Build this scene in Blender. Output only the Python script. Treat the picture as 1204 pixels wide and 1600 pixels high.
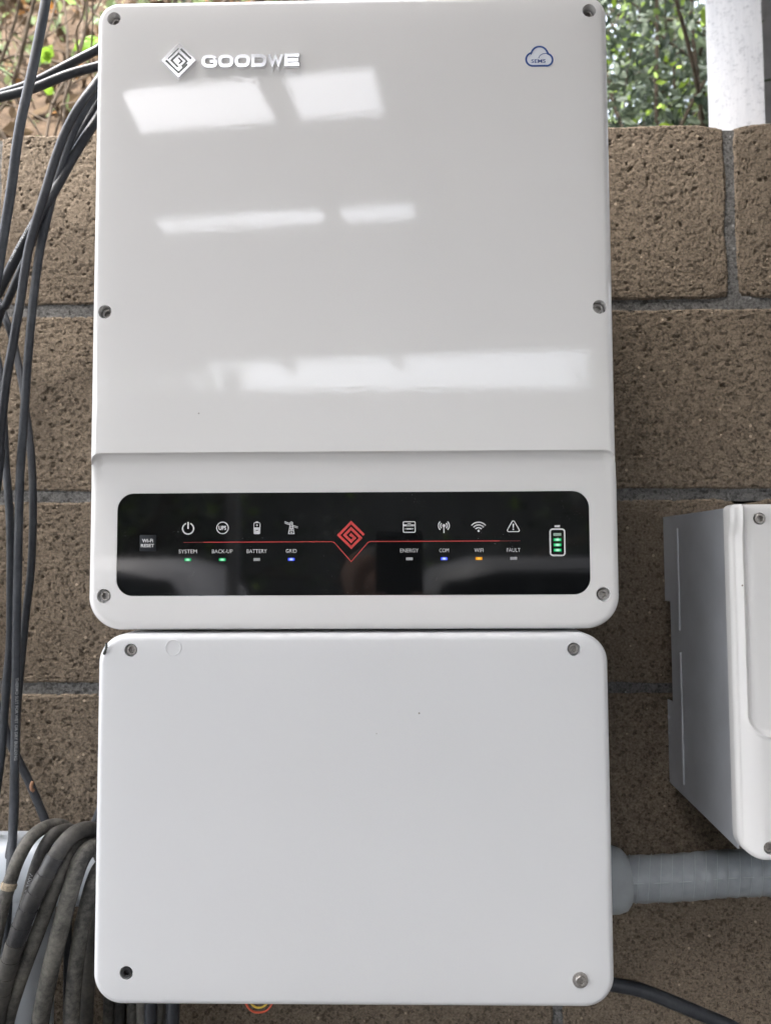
import bpy, bmesh, math, random
import numpy as np
from mathutils import Vector, Matrix
R = math.radians
for o in list(bpy.data.objects): bpy.data.objects.remove(o)
scn = bpy.context.scene
COL = scn.collection
random.seed(7); rng = np.random.default_rng(7)

# ------------------------------------------------------------------ camera
cd = bpy.data.cameras.new('camera'); cam = bpy.data.objects.new('camera', cd); COL.objects.link(cam)
scn.camera = cam
cd.sensor_fit = 'VERTICAL'; cd.sensor_height = 36.0; cd.lens = 27.0
cd.clip_start = 0.02; cd.clip_end = 2000
rt = Vector((0.99982, 0.0183, -0.00428)); upv = -Vector((-0.00532, 0.05715, -0.99835)); bk = -Vector((-0.01803, 0.9982, 0.05723))
cam.matrix_world = Matrix(((rt.x, upv.x, bk.x, 0.03844), (rt.y, upv.y, bk.y, -0.815), (rt.z, upv.z, bk.z, 1.35), (0, 0, 0, 1)))
cd.dof.use_dof = True; cd.dof.focus_distance = 0.615; cd.dof.aperture_fstop = 8.0
scn.render.resolution_x, scn.render.resolution_y = 770, 1024

# ------------------------------------------------------------------ sky, sun, exposure
w = bpy.data.worlds.new('World'); scn.world = w; w.use_nodes = True
nt = w.node_tree; nt.nodes.clear()
sky = nt.nodes.new('ShaderNodeTexSky'); sky.sky_type = 'NISHITA'; sky.sun_disc = False
SUN_EL, SUN_AZ = R(60), R(-142)          # azimuth measured from +Y; the sun stands behind the viewer, a little to the left
sky.sun_elevation = SUN_EL; sky.sun_rotation = SUN_AZ
sky.air_density = 1.0; sky.dust_density = 5.0; sky.ozone_density = 1.0
hs = nt.nodes.new('ShaderNodeHueSaturation'); hs.inputs['Saturation'].default_value = 0.45
bg = nt.nodes.new('ShaderNodeBackground'); bg.inputs['Strength'].default_value = 0.15
wo = nt.nodes.new('ShaderNodeOutputWorld')
nt.links.new(sky.outputs[0], hs.inputs['Color']); nt.links.new(hs.outputs[0], bg.inputs['Color']); nt.links.new(bg.outputs[0], wo.inputs['Surface'])
sl = bpy.data.lights.new('sun', 'SUN'); sl.energy = 0.62; sl.angle = R(20); sl.color = (1, .965, .91)
so = bpy.data.objects.new('sun', sl); COL.objects.link(so)
sd = Vector((math.sin(SUN_AZ)*math.cos(SUN_EL), math.cos(SUN_AZ)*math.cos(SUN_EL), math.sin(SUN_EL)))
so.rotation_euler = sd.to_track_quat('Z', 'Y').to_euler(); so.location = sd*20
scn.view_settings.view_transform = 'Standard'; scn.view_settings.look = 'None'
scn.view_settings.gamma = 1.0; scn.view_settings.exposure = EXPOSURE = 3.38
scn.render.engine = 'CYCLES'
scn.cycles.use_denoising = True; scn.cycles.denoiser = 'OPENIMAGEDENOISE'
scn.cycles.denoising_input_passes = 'RGB_ALBEDO_NORMAL'; scn.cycles.denoising_prefilter = 'ACCURATE'
scn.cycles.max_bounces = 7; scn.cycles.diffuse_bounces = 3; scn.cycles.glossy_bounces = 4
scn.cycles.use_adaptive_sampling = True; scn.cycles.adaptive_threshold = 0.02
scn.cycles.sample_clamp_indirect = 6.0

# ------------------------------------------------------------------ materials
def nodes_of(name):
    m = bpy.data.materials.new(name); m.use_nodes = True
    t = m.node_tree; b = t.nodes['Principled BSDF']
    return m, t, b
def N(t, kind, **kw):
    n = t.nodes.new(kind)
    for k, v in kw.items():
        if k in n.inputs: n.inputs[k].default_value = v
        else: setattr(n, k, v)
    return n
def noise(t, scale, detail=4, rough=.5, vec=None, dist=0):
    n = N(t, 'ShaderNodeTexNoise'); n.inputs['Scale'].default_value = scale
    n.inputs['Detail'].default_value = detail; n.inputs['Roughness'].default_value = rough; n.inputs['Distortion'].default_value = dist
    if vec is not None: t.links.new(vec, n.inputs['Vector'])
    return n.outputs['Fac']
def ramp(t, fac, stops):
    r = t.nodes.new('ShaderNodeValToRGB'); e = r.color_ramp.elements
    while len(e) < len(stops): e.new(.5)
    for i, (p, c) in enumerate(stops):
        e[i].position = p; e[i].color = (*c, 1) if not isinstance(c, (int, float)) else (c, c, c, 1)
    t.links.new(fac, r.inputs[0]); return r.outputs[0]
def mix(t, fac, a, b, mode='MIX'):
    m = t.nodes.new('ShaderNodeMix'); m.data_type = 'RGBA'; m.blend_type = mode
    for s, v in ((m.inputs[0], fac), (m.inputs[6], a), (m.inputs[7], b)):
        if isinstance(v, bpy.types.NodeSocket): t.links.new(v, s)
        elif isinstance(v, (int, float)): s.default_value = v if s == m.inputs[0] else (v, v, v, 1)
        else: s.default_value = (*v, 1)
    return m.outputs[2]
def math_(t, op, a, b=0., c=None):
    m = N(t, 'ShaderNodeMath', operation=op)
    for i, v in enumerate((a, b) if c is None else (a, b, c)):
        if isinstance(v, bpy.types.NodeSocket): t.links.new(v, m.inputs[i])
        else: m.inputs[i].default_value = v
    return m.outputs[0]
def bump(t, b, h, strength=1., dist=.001, prev=None):
    n = t.nodes.new('ShaderNodeBump'); n.inputs['Strength'].default_value = strength; n.inputs['Distance'].default_value = dist
    t.links.new(h, n.inputs['Height'])
    if prev is not None: t.links.new(prev, n.inputs['Normal'])
    t.links.new(n.outputs[0], b.inputs['Normal']); return n.outputs[0]
def pos(t): return t.nodes.new('ShaderNodeNewGeometry').outputs['Position']
def objco(t): return t.nodes.new('ShaderNodeTexCoord').outputs['Object']
def plain(name, col, rough=.5, metal=0., spec=.5, var=0., vscale=60, bumpd=0., bscale=300, coat=0.):
    m, t, b = nodes_of(name)
    b.inputs['Roughness'].default_value = rough; b.inputs['Metallic'].default_value = metal
    b.inputs['Specular IOR Level'].default_value = spec; b.inputs['Coat Weight'].default_value = coat
    b.inputs['Base Color'].default_value = (*col, 1)
    if var or bumpd: p = pos(t)
    if var:
        f = noise(t, vscale, 5, .6, p)
        t.links.new(ramp(t, f, [(.3, tuple(c*(1-var) for c in col)), (.7, tuple(min(1, c*(1+var)) for c in col))]), b.inputs['Base Color'])
    if bumpd: bump(t, b, noise(t, bscale, 5, .6, p), 1., bumpd)
    return m
def white_paint(name, col, rough, peel, specks=.5, spec=.5, coat=0.):
    m, t, b = nodes_of(name); p = pos(t)
    d = noise(t, 7, 3, .5, p)
    c = ramp(t, d, [(.2, tuple(x*.97 for x in col)), (.8, col)])
    v = N(t, 'ShaderNodeTexVoronoi'); v.inputs['Scale'].default_value = 34; t.links.new(p, v.inputs['Vector'])
    sp = math_(t, 'MULTIPLY', math_(t, 'LESS_THAN', v.outputs['Distance'], .026), math_(t, 'GREATER_THAN', N_sep(t, v.outputs['Color']), .66))
    c = mix(t, math_(t, 'MULTIPLY', sp, specks), c, (.16, .13, .10))
    t.links.new(c, b.inputs['Base Color'])
    b.inputs['Specular IOR Level'].default_value = spec; b.inputs['Coat Weight'].default_value = coat; b.inputs['Coat Roughness'].default_value = rough*.6
    r = ramp(t, noise(t, 18, 4, .6, p), [(.1, rough*.8), (.9, rough*1.25)]); t.links.new(r, b.inputs['Roughness'])
    nb = bump(t, b, noise(t, 210, 2.5, .55, p), 1., peel)
    nb = bump(t, b, noise(t, 9, 1, .5, p), 1., peel*2.2, nb); t.links.new(nb, b.inputs['Coat Normal'])
    return m
def N_sep(t, c):
    s = t.nodes.new('ShaderNodeSeparateColor'); t.links.new(c, s.inputs[0]); return s.outputs[0]
def emit(name, edge, core, strength, half):
    m, t, b = nodes_of(name); t.nodes.remove(b)
    oc = objco(t); s = t.nodes.new('ShaderNodeSeparateXYZ'); t.links.new(oc, s.inputs[0])
    r2 = math_(t, 'ADD', math_(t, 'POWER', math_(t, 'DIVIDE', s.outputs[0], half[0]), 2.), math_(t, 'POWER', math_(t, 'DIVIDE', s.outputs[2], half[1]), 2.))
    c = ramp(t, math_(t, 'SQRT', r2), [(.1, core), (.85, edge)])
    e = N(t, 'ShaderNodeEmission'); e.inputs['Strength'].default_value = strength/2**EXPOSURE; t.links.new(c, e.inputs['Color'])
    t.links.new(e.outputs[0], t.nodes['Material Output'].inputs['Surface']); return m

M = {}
M['cover'] = white_paint('gloss_white_cover', (.80, .795, .79), .035, .000032, .5, .38, 0.)
M['cover2'] = white_paint('satin_white_cover', (.685, .693, .705), .33, .00008, .8, .4)
M['cover3'] = white_paint('white_plastic_cover', (.79, .785, .78), .22, .00006, .9)
M['body'] = plain('dark_aluminium', (.22, .22, .23), .5, .6, var=.1)
M['sheet'] = plain('grey_sheet_metal', (.44, .46, .495), .42, .15, var=.07, vscale=25, bumpd=.00006, bscale=900)
M['steel'] = plain('screw_steel', (.40, .38, .36), .42, .8, var=.35, vscale=900)
M['steel_dark'] = plain('black_screw', (.035, .035, .037), .45, .3, var=.3, vscale=900)
M['glass'] = None
M['chrome'] = plain('chrome', (.90, .91, .92), .12, 1.)
M['resin'] = plain('clear_white_resin', (.83, .83, .84), .08)
M['groove'] = plain('dark_groove', (.10, .105, .10), .25, .6)
M['print'] = plain('white_print', (.72, .72, .73), .5)
M['printdim'] = plain('cable_print', (.33, .34, .35), .6)
M['off'] = plain('unlit_led', (.42, .42, .43), .4)
M['offg'] = plain('unlit_green_led', (.33, .46, .38), .4)
M['red'] = plain('red_print', (.62, .055, .05), .45)
M['blue'] = plain('blue_print', (.02, .075, .30), .4)
M['cloudfill'] = plain('pale_blue_print', (.80, .83, .90), .3)
M['button'] = plain('button_plastic', (.022, .025, .03), .5, spec=.2)
M['led_green'] = emit('lit_green_led', (.0, .42, .12), (.55, 1., .75), 1.15, (.0028, .0016))
M['led_blue'] = emit('lit_blue_led', (.04, .08, .95), (.7, .88, 1.), 1.1, (.0028, .0016))
M['led_amber'] = emit('lit_amber_led', (.75, .28, .01), (1., .62, .10), 1.1, (.0028, .0016))
M['led_bar'] = emit('lit_green_bar', (.0, .45, .13), (.6, 1., .8), 1.1, (.0032, .0016))

m, t, b = nodes_of('black_acrylic'); p = pos(t); M['glass'] = m
b.inputs['Base Color'].default_value = (.006, .0065, .007, 1); b.inputs['Specular IOR Level'].default_value = .5
scr = N(t, 'ShaderNodeMapping'); scr.inputs['Rotation'].default_value = (0, .9, 0); scr.inputs['Scale'].default_value = (14, 1, 420); t.links.new(p, scr.inputs['Vector'])
f = noise(t, 1, 2, .5, scr.outputs[0])
t.links.new(ramp(t, f, [(.69, .045), (.74, .12)]), b.inputs['Roughness'])
du = noise(t, 900, 2, .5, p); dz = noise(t, 26, 3, .6, p)
dust = math_(t, 'MULTIPLY', math_(t, 'GREATER_THAN', du, .70), math_(t, 'GREATER_THAN', dz, .60))
t.links.new(mix(t, math_(t, 'MULTIPLY', dust, .5), (.006, .0065, .007), (.25, .25, .25)), b.inputs['Base Color'])

# split-face concrete block, mortar
def masonry(name, lo, mid, hi, grain, pit, dist):
    m, t, b = nodes_of(name); p = pos(t)
    mp = N(t, 'ShaderNodeMapping'); mp.inputs['Scale'].default_value = (.8, 1, 1.5); t.links.new(p, mp.inputs['Vector'])
    big = noise(t, 6, 5, .6, p); fine = noise(t, 420, 6, .75, p); midn = noise(t, 70, 6, .7, p)
    c = ramp(t, big, [(.25, lo), (.5, mid), (.78, hi)])
    c = mix(t, .8, c, ramp(t, fine, [(.36, .20), (.5, .5), (.64, .80)]), 'OVERLAY')
    g2 = N(t, 'ShaderNodeTexVoronoi'); g2.inputs['Scale'].default_value = 330; t.links.new(p, g2.inputs['Vector'])
    c = mix(t, math_(t, 'MULTIPLY', math_(t, 'GREATER_THAN', N_sep(t, g2.outputs['Color']), .90), .6), c, tuple(x*.30 for x in lo))
    c = mix(t, .35, c, ramp(t, midn, [(.3, .32), (.7, .68)]), 'OVERLAY')
    v = N(t, 'ShaderNodeTexVoronoi'); v.inputs['Scale'].default_value = 190; t.links.new(p, v.inputs['Vector'])
    sp = math_(t, 'MULTIPLY', math_(t, 'LESS_THAN', v.outputs['Distance'], .30), math_(t, 'GREATER_THAN', N_sep(t, v.outputs['Color']), .972))
    c = mix(t, math_(t, 'MULTIPLY', sp, .75), c, tuple(min(1, x*2.3) for x in hi))
    t.links.new(c, b.inputs['Base Color']); b.inputs['Roughness'].default_value = .95; b.inputs['Specular IOR Level'].default_value = .15
    pn = noise(t, 330, 3, .6, mp.outputs[0]); pits = ramp(t, pn, [(.30, 0.), (.42, 1.)])
    pn2 = noise(t, 105, 4, .65, mp.outputs[0]); pits2 = ramp(t, pn2, [(.27, 0.), (.34, 1.)])
    n1 = bump(t, b, noise(t, 620, 4, .75, p), 1., grain*.8)
    n2 = bump(t, b, pits, 1., pit, n1)
    bump(t, b, pits2, 1., pit*1.0, n2)
    return m
M['block'] = masonry('concrete_block', (.138, .110, .082), (.170, .136, .102), (.204, .165, .124), .0011, .0014, 1)
M['mortar'] = masonry('grey_mortar', (.095, .092, .088), (.125, .122, .118), (.165, .162, .158), .0006, .0012, 1)

def cable_mat(name, col, dust, amt, rough):
    m, t, b = nodes_of(name); p = pos(t)
    a = noise(t, 28, 6, .7, p); c2 = noise(t, 240, 4, .7, p)
    f = ramp(t, math_(t, 'ADD', math_(t, 'MULTIPLY', a, .65), math_(t, 'MULTIPLY', c2, .35)), [(.40, 0.), (.66, 1.)])
    t.links.new(mix(t, math_(t, 'MULTIPLY', f, amt), col, dust), b.inputs['Base Color'])
    b.inputs['Roughness'].default_value = rough; b.inputs['Specular IOR Level'].default_value = .4
    bump(t, b, c2, 1., .00025); return m
M['cable'] = cable_mat('black_cable_jacket', (.020, .022, .028), (.085, .094, .10), .35, .42)
M['cable2'] = cable_mat('dark_blue_grey_cable', (.027, .031, .039), (.11, .12, .13), .4, .45)
M['rubber'] = cable_mat('dusty_rubber', (.036, .035, .033), (.215, .203, .175), .85, .68)
M['rubber2'] = cable_mat('dark_dusty_rubber', (.035, .034, .033), (.14, .13, .11), .6, .6)
M['tape'] = cable_mat('black_tape', (.02, .021, .024), (.10, .095, .085), .5, .4)
M['crust'] = plain('dried_mud', (.30, .25, .18), .9, var=.5, vscale=400, bumpd=.0006)
M['pvc'] = plain('pale_grey_conduit', (.50, .54, .58), .32, var=.05, vscale=30)
M['gland'] = plain('grey_gland', (.30, .325, .34), .42, var=.08, vscale=60)
m, t, b = nodes_of('grey_flexible_tube'); M['tube'] = m; p = pos(t)
b.inputs['Base Color'].default_value = (.26, .285, .305, 1); b.inputs['Roughness'].default_value = .34
b.inputs['Subsurface Weight'].default_value = .0
t.links.new(ramp(t, noise(t, 55, 5, .65, p), [(.3, (.215, .235, .25)), (.7, (.30, .325, .345))]), b.inputs['Base Color'])
M['rib'] = plain('tube_seam', (.37, .40, .42), .4)
M['wire_r'] = plain('red_wire', (.55, .09, .04), .4); M['wire_y'] = plain('yellow_wire', (.62, .42, .05), .4)
m, t, b = nodes_of('weathered_white_paint'); M['timber'] = m; p = pos(t)
mp = N(t, 'ShaderNodeMapping'); mp.inputs['Scale'].default_value = (9, 9, .8); t.links.new(p, mp.inputs['Vector'])
g = noise(t, 14, 6, .65, mp.outputs[0]); g2 = noise(t, 130, 4, .7, p)
c = mix(t, .5, ramp(t, g, [(.3, (.50, .51, .53)), (.62, (.68, .68, .69))]), ramp(t, g2, [(.30, (.25, .26, .28)), (.47, (.66, .66, .67))]))
t.links.new(c, b.inputs['Base Color']); b.inputs['Roughness'].default_value = .7; bump(t, b, g, 1., .0008)
M['timber_grey'] = plain('grey_timber', (.42, .42, .44), .8, var=.15, vscale=30)
M['roof'] = plain('roof_sheet_metal', (.40, .40, .39), .5, .2, var=.05)
M['concrete'] = plain('old_asphalt', (.075, .074, .072), .85, var=.15, vscale=3, bumpd=.002, bscale=60)
M['soil'] = plain('soil', (.07, .05, .034), .95, spec=.05, var=.5, vscale=14, bumpd=.01, bscale=60)
def leafmat(name, stops, rough=.5, trans=.25, spec=.3):
    m, t, b = nodes_of(name); gi = t.nodes.new('ShaderNodeNewGeometry')
    c = ramp(t, gi.outputs['Random Per Island'], stops); t.links.new(c, b.inputs['Base Color'])
    b.inputs['Roughness'].default_value = rough; b.inputs['Specular IOR Level'].default_value = spec
    tr = N(t, 'ShaderNodeBsdfTranslucent'); t.links.new(c, tr.inputs['Color'])
    ms = N(t, 'ShaderNodeMixShader'); ms.inputs[0].default_value = trans
    t.links.new(b.outputs[0], ms.inputs[1]); t.links.new(tr.outputs[0], ms.inputs[2]); t.links.new(ms.outputs[0], t.nodes['Material Output'].inputs['Surface'])
    return m
M['leaf'] = leafmat('shrub_leaf', [(0, (.035, .05, .035)), (.5, (.08, .105, .07)), (.82, (.12, .15, .10)), (.91, (.17, .25, .06)), (1, (.30, .44, .05))])
M['leaf_pale'] = leafmat('pale_leaf', [(0, (.10, .14, .06)), (.6, (.17, .23, .10)), (1, (.25, .30, .13))])
M['leaf_bright'] = leafmat('bright_leaf', [(0, (.13, .24, .03)), (1, (.22, .36, .04))], trans=.4)
M['litter'] = leafmat('dry_leaf', [(0, (.022, .015, .009)), (.35, (.05, .034, .021)), (.65, (.085, .060, .037)), (.82, (.145, .10, .058)), (.91, (.33, .15, .035)), (1, (.20, .17, .13))], .9, .1, .05)
M['bark'] = plain('bark', (.10, .08, .062), .9, spec=.1, var=.4, vscale=50, bumpd=.002, bscale=120)
M['twig'] = plain('dry_twig', (.11, .088, .068), .9, spec=.08, var=.4, vscale=40)
M['carpaint'] = plain('grey_car_paint', (.07, .074, .082), .5, .0, .2); M['carwhite'] = plain('pale_car_paint', (.45, .44, .44), .45)
M['carglass'] = plain('car_window', (.02, .025, .03), .05); M['tyre'] = plain('tyre_rubber', (.02, .02, .02), .8); M['rim'] = plain('wheel_rim', (.5, .5, .52), .3, .8)

# ------------------------------------------------------------------ mesh helpers
def tag(o, label=None, cat=None, group=None, kind=None):
    for k, v in (('label', label), ('category', cat), ('group', group), ('kind', kind)):
        if v: o[k] = v
    return o
def obj(name, me, mat, parent=None, loc=None):
    o = bpy.data.objects.new(name, me); COL.objects.link(o)
    if mat is not None and not me.materials: me.materials.append(M[mat])
    if parent is not None: o.parent = parent
    if loc is not None: o.location = loc
    return o
def empty(name, loc):
    o = bpy.data.objects.new(name, None); COL.objects.link(o); o.location = loc; o.empty_display_size = .05; return o
def pyd(name, v, f, smooth=True, sharp=None):
    me = bpy.data.meshes.new(name); me.from_pydata([tuple(map(float, q)) for q in v], [], [tuple(map(int, q)) for q in f]); me.update()
    if smooth: me.polygons.foreach_set('use_smooth', [True]*len(me.polygons))
    if sharp: me.set_sharp_from_angle(angle=R(sharp))
    return me
def from_bm(name, bm, sharp=None):
    bmesh.ops.recalc_face_normals(bm, faces=bm.faces)
    me = bpy.data.meshes.new(name); bm.to_mesh(me); bm.free()
    if sharp:
        me.polygons.foreach_set('use_smooth', [True]*len(me.polygons)); me.set_sharp_from_angle(angle=R(sharp))
    return me
def box_bm(x0, x1, y0, y1, z0, z1, bev=0., seg=2, bm=None):
    bm = bm or bmesh.new(); r = bmesh.ops.create_cube(bm, size=1)
    for v in r['verts']: v.co = Vector(((x0+x1)/2+v.co.x*(x1-x0), (y0+y1)/2+v.co.y*(y1-y0), (z0+z1)/2+v.co.z*(z1-z0)))
    if bev: bmesh.ops.bevel(bm, geom=list({e for v in r['verts'] for e in v.link_edges}), offset=bev, segments=seg, affect='EDGES', profile=.5)
    return bm
def box(name, x0, x1, y0, y1, z0, z1, mat, parent=None, bev=0.):
    return obj(name, from_bm(name, box_bm(x0, x1, y0, y1, z0, z1, bev), 35 if bev else None), mat, parent)
def catmull(P, n=10, closed=False):
    P = [np.array(q, float) for q in P]; out = []; L = len(P); rng_ = range(L if closed else L-1)
    for i in rng_:
        g = (lambda k: P[k % L]) if closed else (lambda k: P[max(0, min(L-1, k))])
        a, b_, c, d = g(i-1), g(i), g(i+1), g(i+2)
        for k in range(n):
            t_ = k/n
            out.append(.5*((2*b_)+(-a+c)*t_+(2*a-5*b_+4*c-d)*t_**2+(-a+3*b_-3*c+d)*t_**3))
    if not closed: out.append(P[-1])
    return np.array(out)
def frames(path, closed=False):
    T = np.roll(path, -1, 0)-np.roll(path, 1, 0) if closed else np.gradient(path, axis=0)
    T /= np.linalg.norm(T, axis=1)[:, None]+1e-12
    U = np.zeros_like(T); u = np.cross(T[0], (0, 1, 0.01)); u /= np.linalg.norm(u)
    for i in range(len(T)):
        u = u-T[i]*(u@T[i]); u /= np.linalg.norm(u); U[i] = u
    return T, U, np.cross(T, U)
def tube_mesh(name, path, r, sides=14, closed=False):
    path = np.asarray(path); T, U, V = frames(path, closed); n = len(path)
    r = np.broadcast_to(np.asarray(r, float), (n,))
    a = np.arange(sides)/sides*2*math.pi
    v = (path[:, None]+r[:, None, None]*(np.cos(a)[None, :, None]*U[:, None]+np.sin(a)[None, :, None]*V[:, None])).reshape(-1, 3)
    f = []
    for i in range(n if closed else n-1):
        for k in range(sides):
            f.append((i*sides+k, i*sides+(k+1) % sides, ((i+1) % n)*sides+(k+1) % sides, ((i+1) % n)*sides+k))
    if not closed: f += [tuple(range(sides))[::-1], tuple(range((n-1)*sides, n*sides))]
    return pyd(name, v, f, True, 60)
def tube(name, P, r, mat, parent=None, n=10, sides=14, closed=False):
    return obj(name, tube_mesh(name, catmull(P, n, closed), r, sides, closed), mat, parent)
def lathe(name, prof, n=32, axis='y'):
    """profile (radius or callable(angle), height) rings; axis along -Y (towards the viewer)"""
    v, f = [], []
    for r_, h in prof:
        for k in range(n):
            a = 2*math.pi*k/n; q = r_(a) if callable(r_) else r_
            p_ = (q*math.cos(a), -h, q*math.sin(a)) if axis == 'y' else (h, q*math.cos(a), q*math.sin(a))
            v.append(p_)
    m_ = len(prof)
    for i in range(m_-1):
        for k in range(n): f.append((i*n+k, i*n+(k+1) % n, (i+1)*n+(k+1) % n, (i+1)*n+k))
    f += [tuple(range(n)), tuple(range((m_-1)*n, m_*n))]
    me = pyd(name, v, f); bm = bmesh.new(); bm.from_mesh(me); bmesh.ops.recalc_face_normals(bm, faces=bm.faces); bm.to_mesh(me); bm.free()
    me.set_sharp_from_angle(angle=R(32)); return me
def ribbon(pts, wd, closed=False):
    """outline quads of a stroked polyline in the XZ plane with mitred joints"""
    P = np.array(pts, float); n = len(P); L, Rr = [], []
    for i in range(n):
        a = P[i]-P[i-1] if (closed or i > 0) else P[1]-P[0]
        b_ = P[(i+1) % n]-P[i] if (closed or i < n-1) else P[-1]-P[-2]
        a = a/np.linalg.norm(a); b_ = b_/np.linalg.norm(b_)
        na, nb = np.array((-a[1], a[0])), np.array((-b_[1], b_[0])); m_ = na+nb
        m_ = m_/max(np.linalg.norm(m_), 1e-9); k = wd/2/max(.45, m_@na)
        L.append(P[i]+m_*k); Rr.append(P[i]-m_*k)
    q = [(i, (i+1) % n) for i in range(n if closed else n-1)]
    return [[L[i], L[j], Rr[j], Rr[i]] for i, j in q]
def plate_bm(polys, y, th, bm=None):
    """extruded flat polygons (XZ) whose visible front lies at y"""
    bm = bm or bmesh.new()
    for poly in polys:
        fr = [bm.verts.new((x, y, z)) for x, z in poly]; bk_ = [bm.verts.new((x, y+th, z)) for x, z in poly]
        bm.faces.new(fr); n = len(poly)
        for i in range(n): bm.faces.new((fr[i], fr[(i+1) % n], bk_[(i+1) % n], bk_[i]))
        bm.faces.new(bk_[::-1])
    return bm
def plates(name, polys, y, th, mat, parent):
    bm = plate_bm(polys, y, th)
    return obj(name, from_bm(name, bm), mat, parent)
def arc(cx, cz, r, a0, a1, n=16, rz=None):
    return [(cx+r*math.cos(R(a0+(a1-a0)*k/n)), cz+(rz or r)*math.sin(R(a0+(a1-a0)*k/n))) for k in range(n+1)]
def rrect(cx, cz, w_, h_, r, n=6):
    o = []
    for sx, sz, a in ((1, 1, 0), (-1, 1, 90), (-1, -1, 180), (1, -1, 270)):
        o += arc(cx+sx*(w_/2-r), cz+sz*(h_/2-r), r, a, a+90, n)
    return o
def text_mesh(s, size, bold=0., sx=1., align='CENTER'):
    c = bpy.data.curves.new('text', 'FONT'); c.body = s; c.size = size; c.align_x = align; c.align_y = 'CENTER'
    c.offset = bold; c.resolution_u = 3
    o = bpy.data.objects.new('text', c); COL.objects.link(o)
    me = bpy.data.meshes.new_from_object(o.evaluated_get(bpy.context.evaluated_depsgraph_get()))
    bpy.data.objects.remove(o)
    co = np.array([v.co for v in me.vertices]); fs = [tuple(p_.vertices) for p_ in me.polygons]
    co[:, 0] *= sx; bpy.data.meshes.remove(me); return co, fs
def lettering(name, s, x, z, y, size, mat, parent, bold=0., width=None, rot=0.):
    co, fs = text_mesh(s, size, bold)
    if width: co[:, 0] *= width/(co[:, 0].max()-co[:, 0].min())
    co[:, 0] -= (co[:, 0].max()+co[:, 0].min())/2; co[:, 1] -= (co[:, 1].max()+co[:, 1].min())/2
    c_, s_ = math.cos(rot), math.sin(rot)
    v = [(x+a*c_-b_*s_, y, z+a*s_+b_*c_) for a, b_, _ in co]
    return obj(name, pyd(name, v, fs, False), mat, parent)
def text_on_tube(name, s, path, r, s0, size, phi, mat, parent, flip=False):
    path = np.asarray(path); T, U, V = frames(path); L = np.concatenate([[0], np.cumsum(np.linalg.norm(np.diff(path, axis=0), axis=1))])
    co, fs = text_mesh(s, size, .00008, 1.1, 'LEFT'); v = []
    for a, b_, _ in co:
        d = s0+a; q = np.array([np.interp(d, L, path[:, k]) for k in range(3)]); tt = np.array([np.interp(d, L, T[:, k]) for k in range(3)])
        tt /= np.linalg.norm(tt); f0 = np.array((0, -1., 0)); f0 -= tt*(f0@tt); f0 /= np.linalg.norm(f0); sd_ = np.cross(tt, f0)
        an = phi+(b_/r)*(1 if flip else -1)
        v.append(q+(r+.00015)*(math.cos(an)*f0+math.sin(an)*sd_))
    return obj(name, pyd(name, v, fs, False), mat, parent)
def sdf(x, z, w_, h_, r):
    qx, qz = np.abs(x)-(w_/2-r), np.abs(z)-(h_/2-r)
    return np.hypot(np.maximum(qx, 0), np.maximum(qz, 0))+np.minimum(np.maximum(qx, qz), 0)-r
def cover_mesh(name, W, H, r, skirt, depth, zs_extra=(), edge=.03, rt=None, taper=None):
    """moulded cover: outline rounded rectangle, front relief depth(x, z, s), straight skirt backwards"""
    def spaced(h):
        e = h-edge*(1-np.cos(np.linspace(0, math.pi/2, 34))); e = e[::-1]
        mid = np.linspace(-(h-edge), h-edge, int(2*(h-edge)/.006)+2)
        return np.unique(np.round(np.concatenate([-e, mid, e]), 6))
    zs = np.unique(np.round(np.concatenate([spaced(H/2), np.asarray(zs_extra, float)]), 6)); zs = zs[np.concatenate([[True], np.diff(zs) > 4e-5])]
    ts = spaced(W/2)/(W/2)
    rz = np.where(zs > 0, rt or r, r); az = np.maximum(np.abs(zs)-(H/2-rz), 0); hw = W/2-rz+np.sqrt(np.maximum(rz*rz-az*az, 0))
    X = ts[None, :]*hw[:, None]; Z = np.repeat(zs[:, None], len(ts), 1)
    S = np.maximum(-sdf(X, Z, W, H, np.where(Z > 0, rt or r, r)), 0); Y = depth(X, Z, S)
    if taper: X = X*taper(Z)
    nr, nc = X.shape; v = np.stack([X, Y, Z], -1).reshape(-1, 3); f = []
    for j in range(nr-1):
        for i in range(nc-1): f.append((j*nc+i, j*nc+i+1, (j+1)*nc+i+1, (j+1)*nc+i))
    loop = list(range(nc))+[j*nc+nc-1 for j in range(1, nr)]+[(nr-1)*nc+i for i in range(nc-2, -1, -1)]+[j*nc for j in range(nr-2, 0, -1)]
    k0 = len(v); back = np.array([(v[i][0], skirt, v[i][2]) for i in loop]); v = np.concatenate([v, back]); n = len(loop)
    for i in range(n): f.append((loop[i], k0+i, k0+(i+1) % n, loop[(i+1) % n]))
    f.append(tuple(range(k0, k0+n)))
    me = pyd(name, v, f); bm = bmesh.new(); bm.from_mesh(me); bmesh.ops.recalc_face_normals(bm, faces=bm.faces); bm.to_mesh(me); bm.free()
    return me
def cut(o, cutters):
    for c in cutters:
        md = o.modifiers.new('cut', 'BOOLEAN'); md.object = c; md.operation = 'DIFFERENCE'; md.solver = 'EXACT'
    me = bpy.data.meshes.new_from_object(o.evaluated_get(bpy.context.evaluated_depsgraph_get()))
    o.modifiers.clear(); old = o.data; o.data = me; me.name = old.name
    for c in cutters: bpy.data.objects.remove(c)
    me.polygons.foreach_set('use_smooth', [True]*len(me.polygons)); me.set_sharp_from_angle(angle=R(38))
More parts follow.
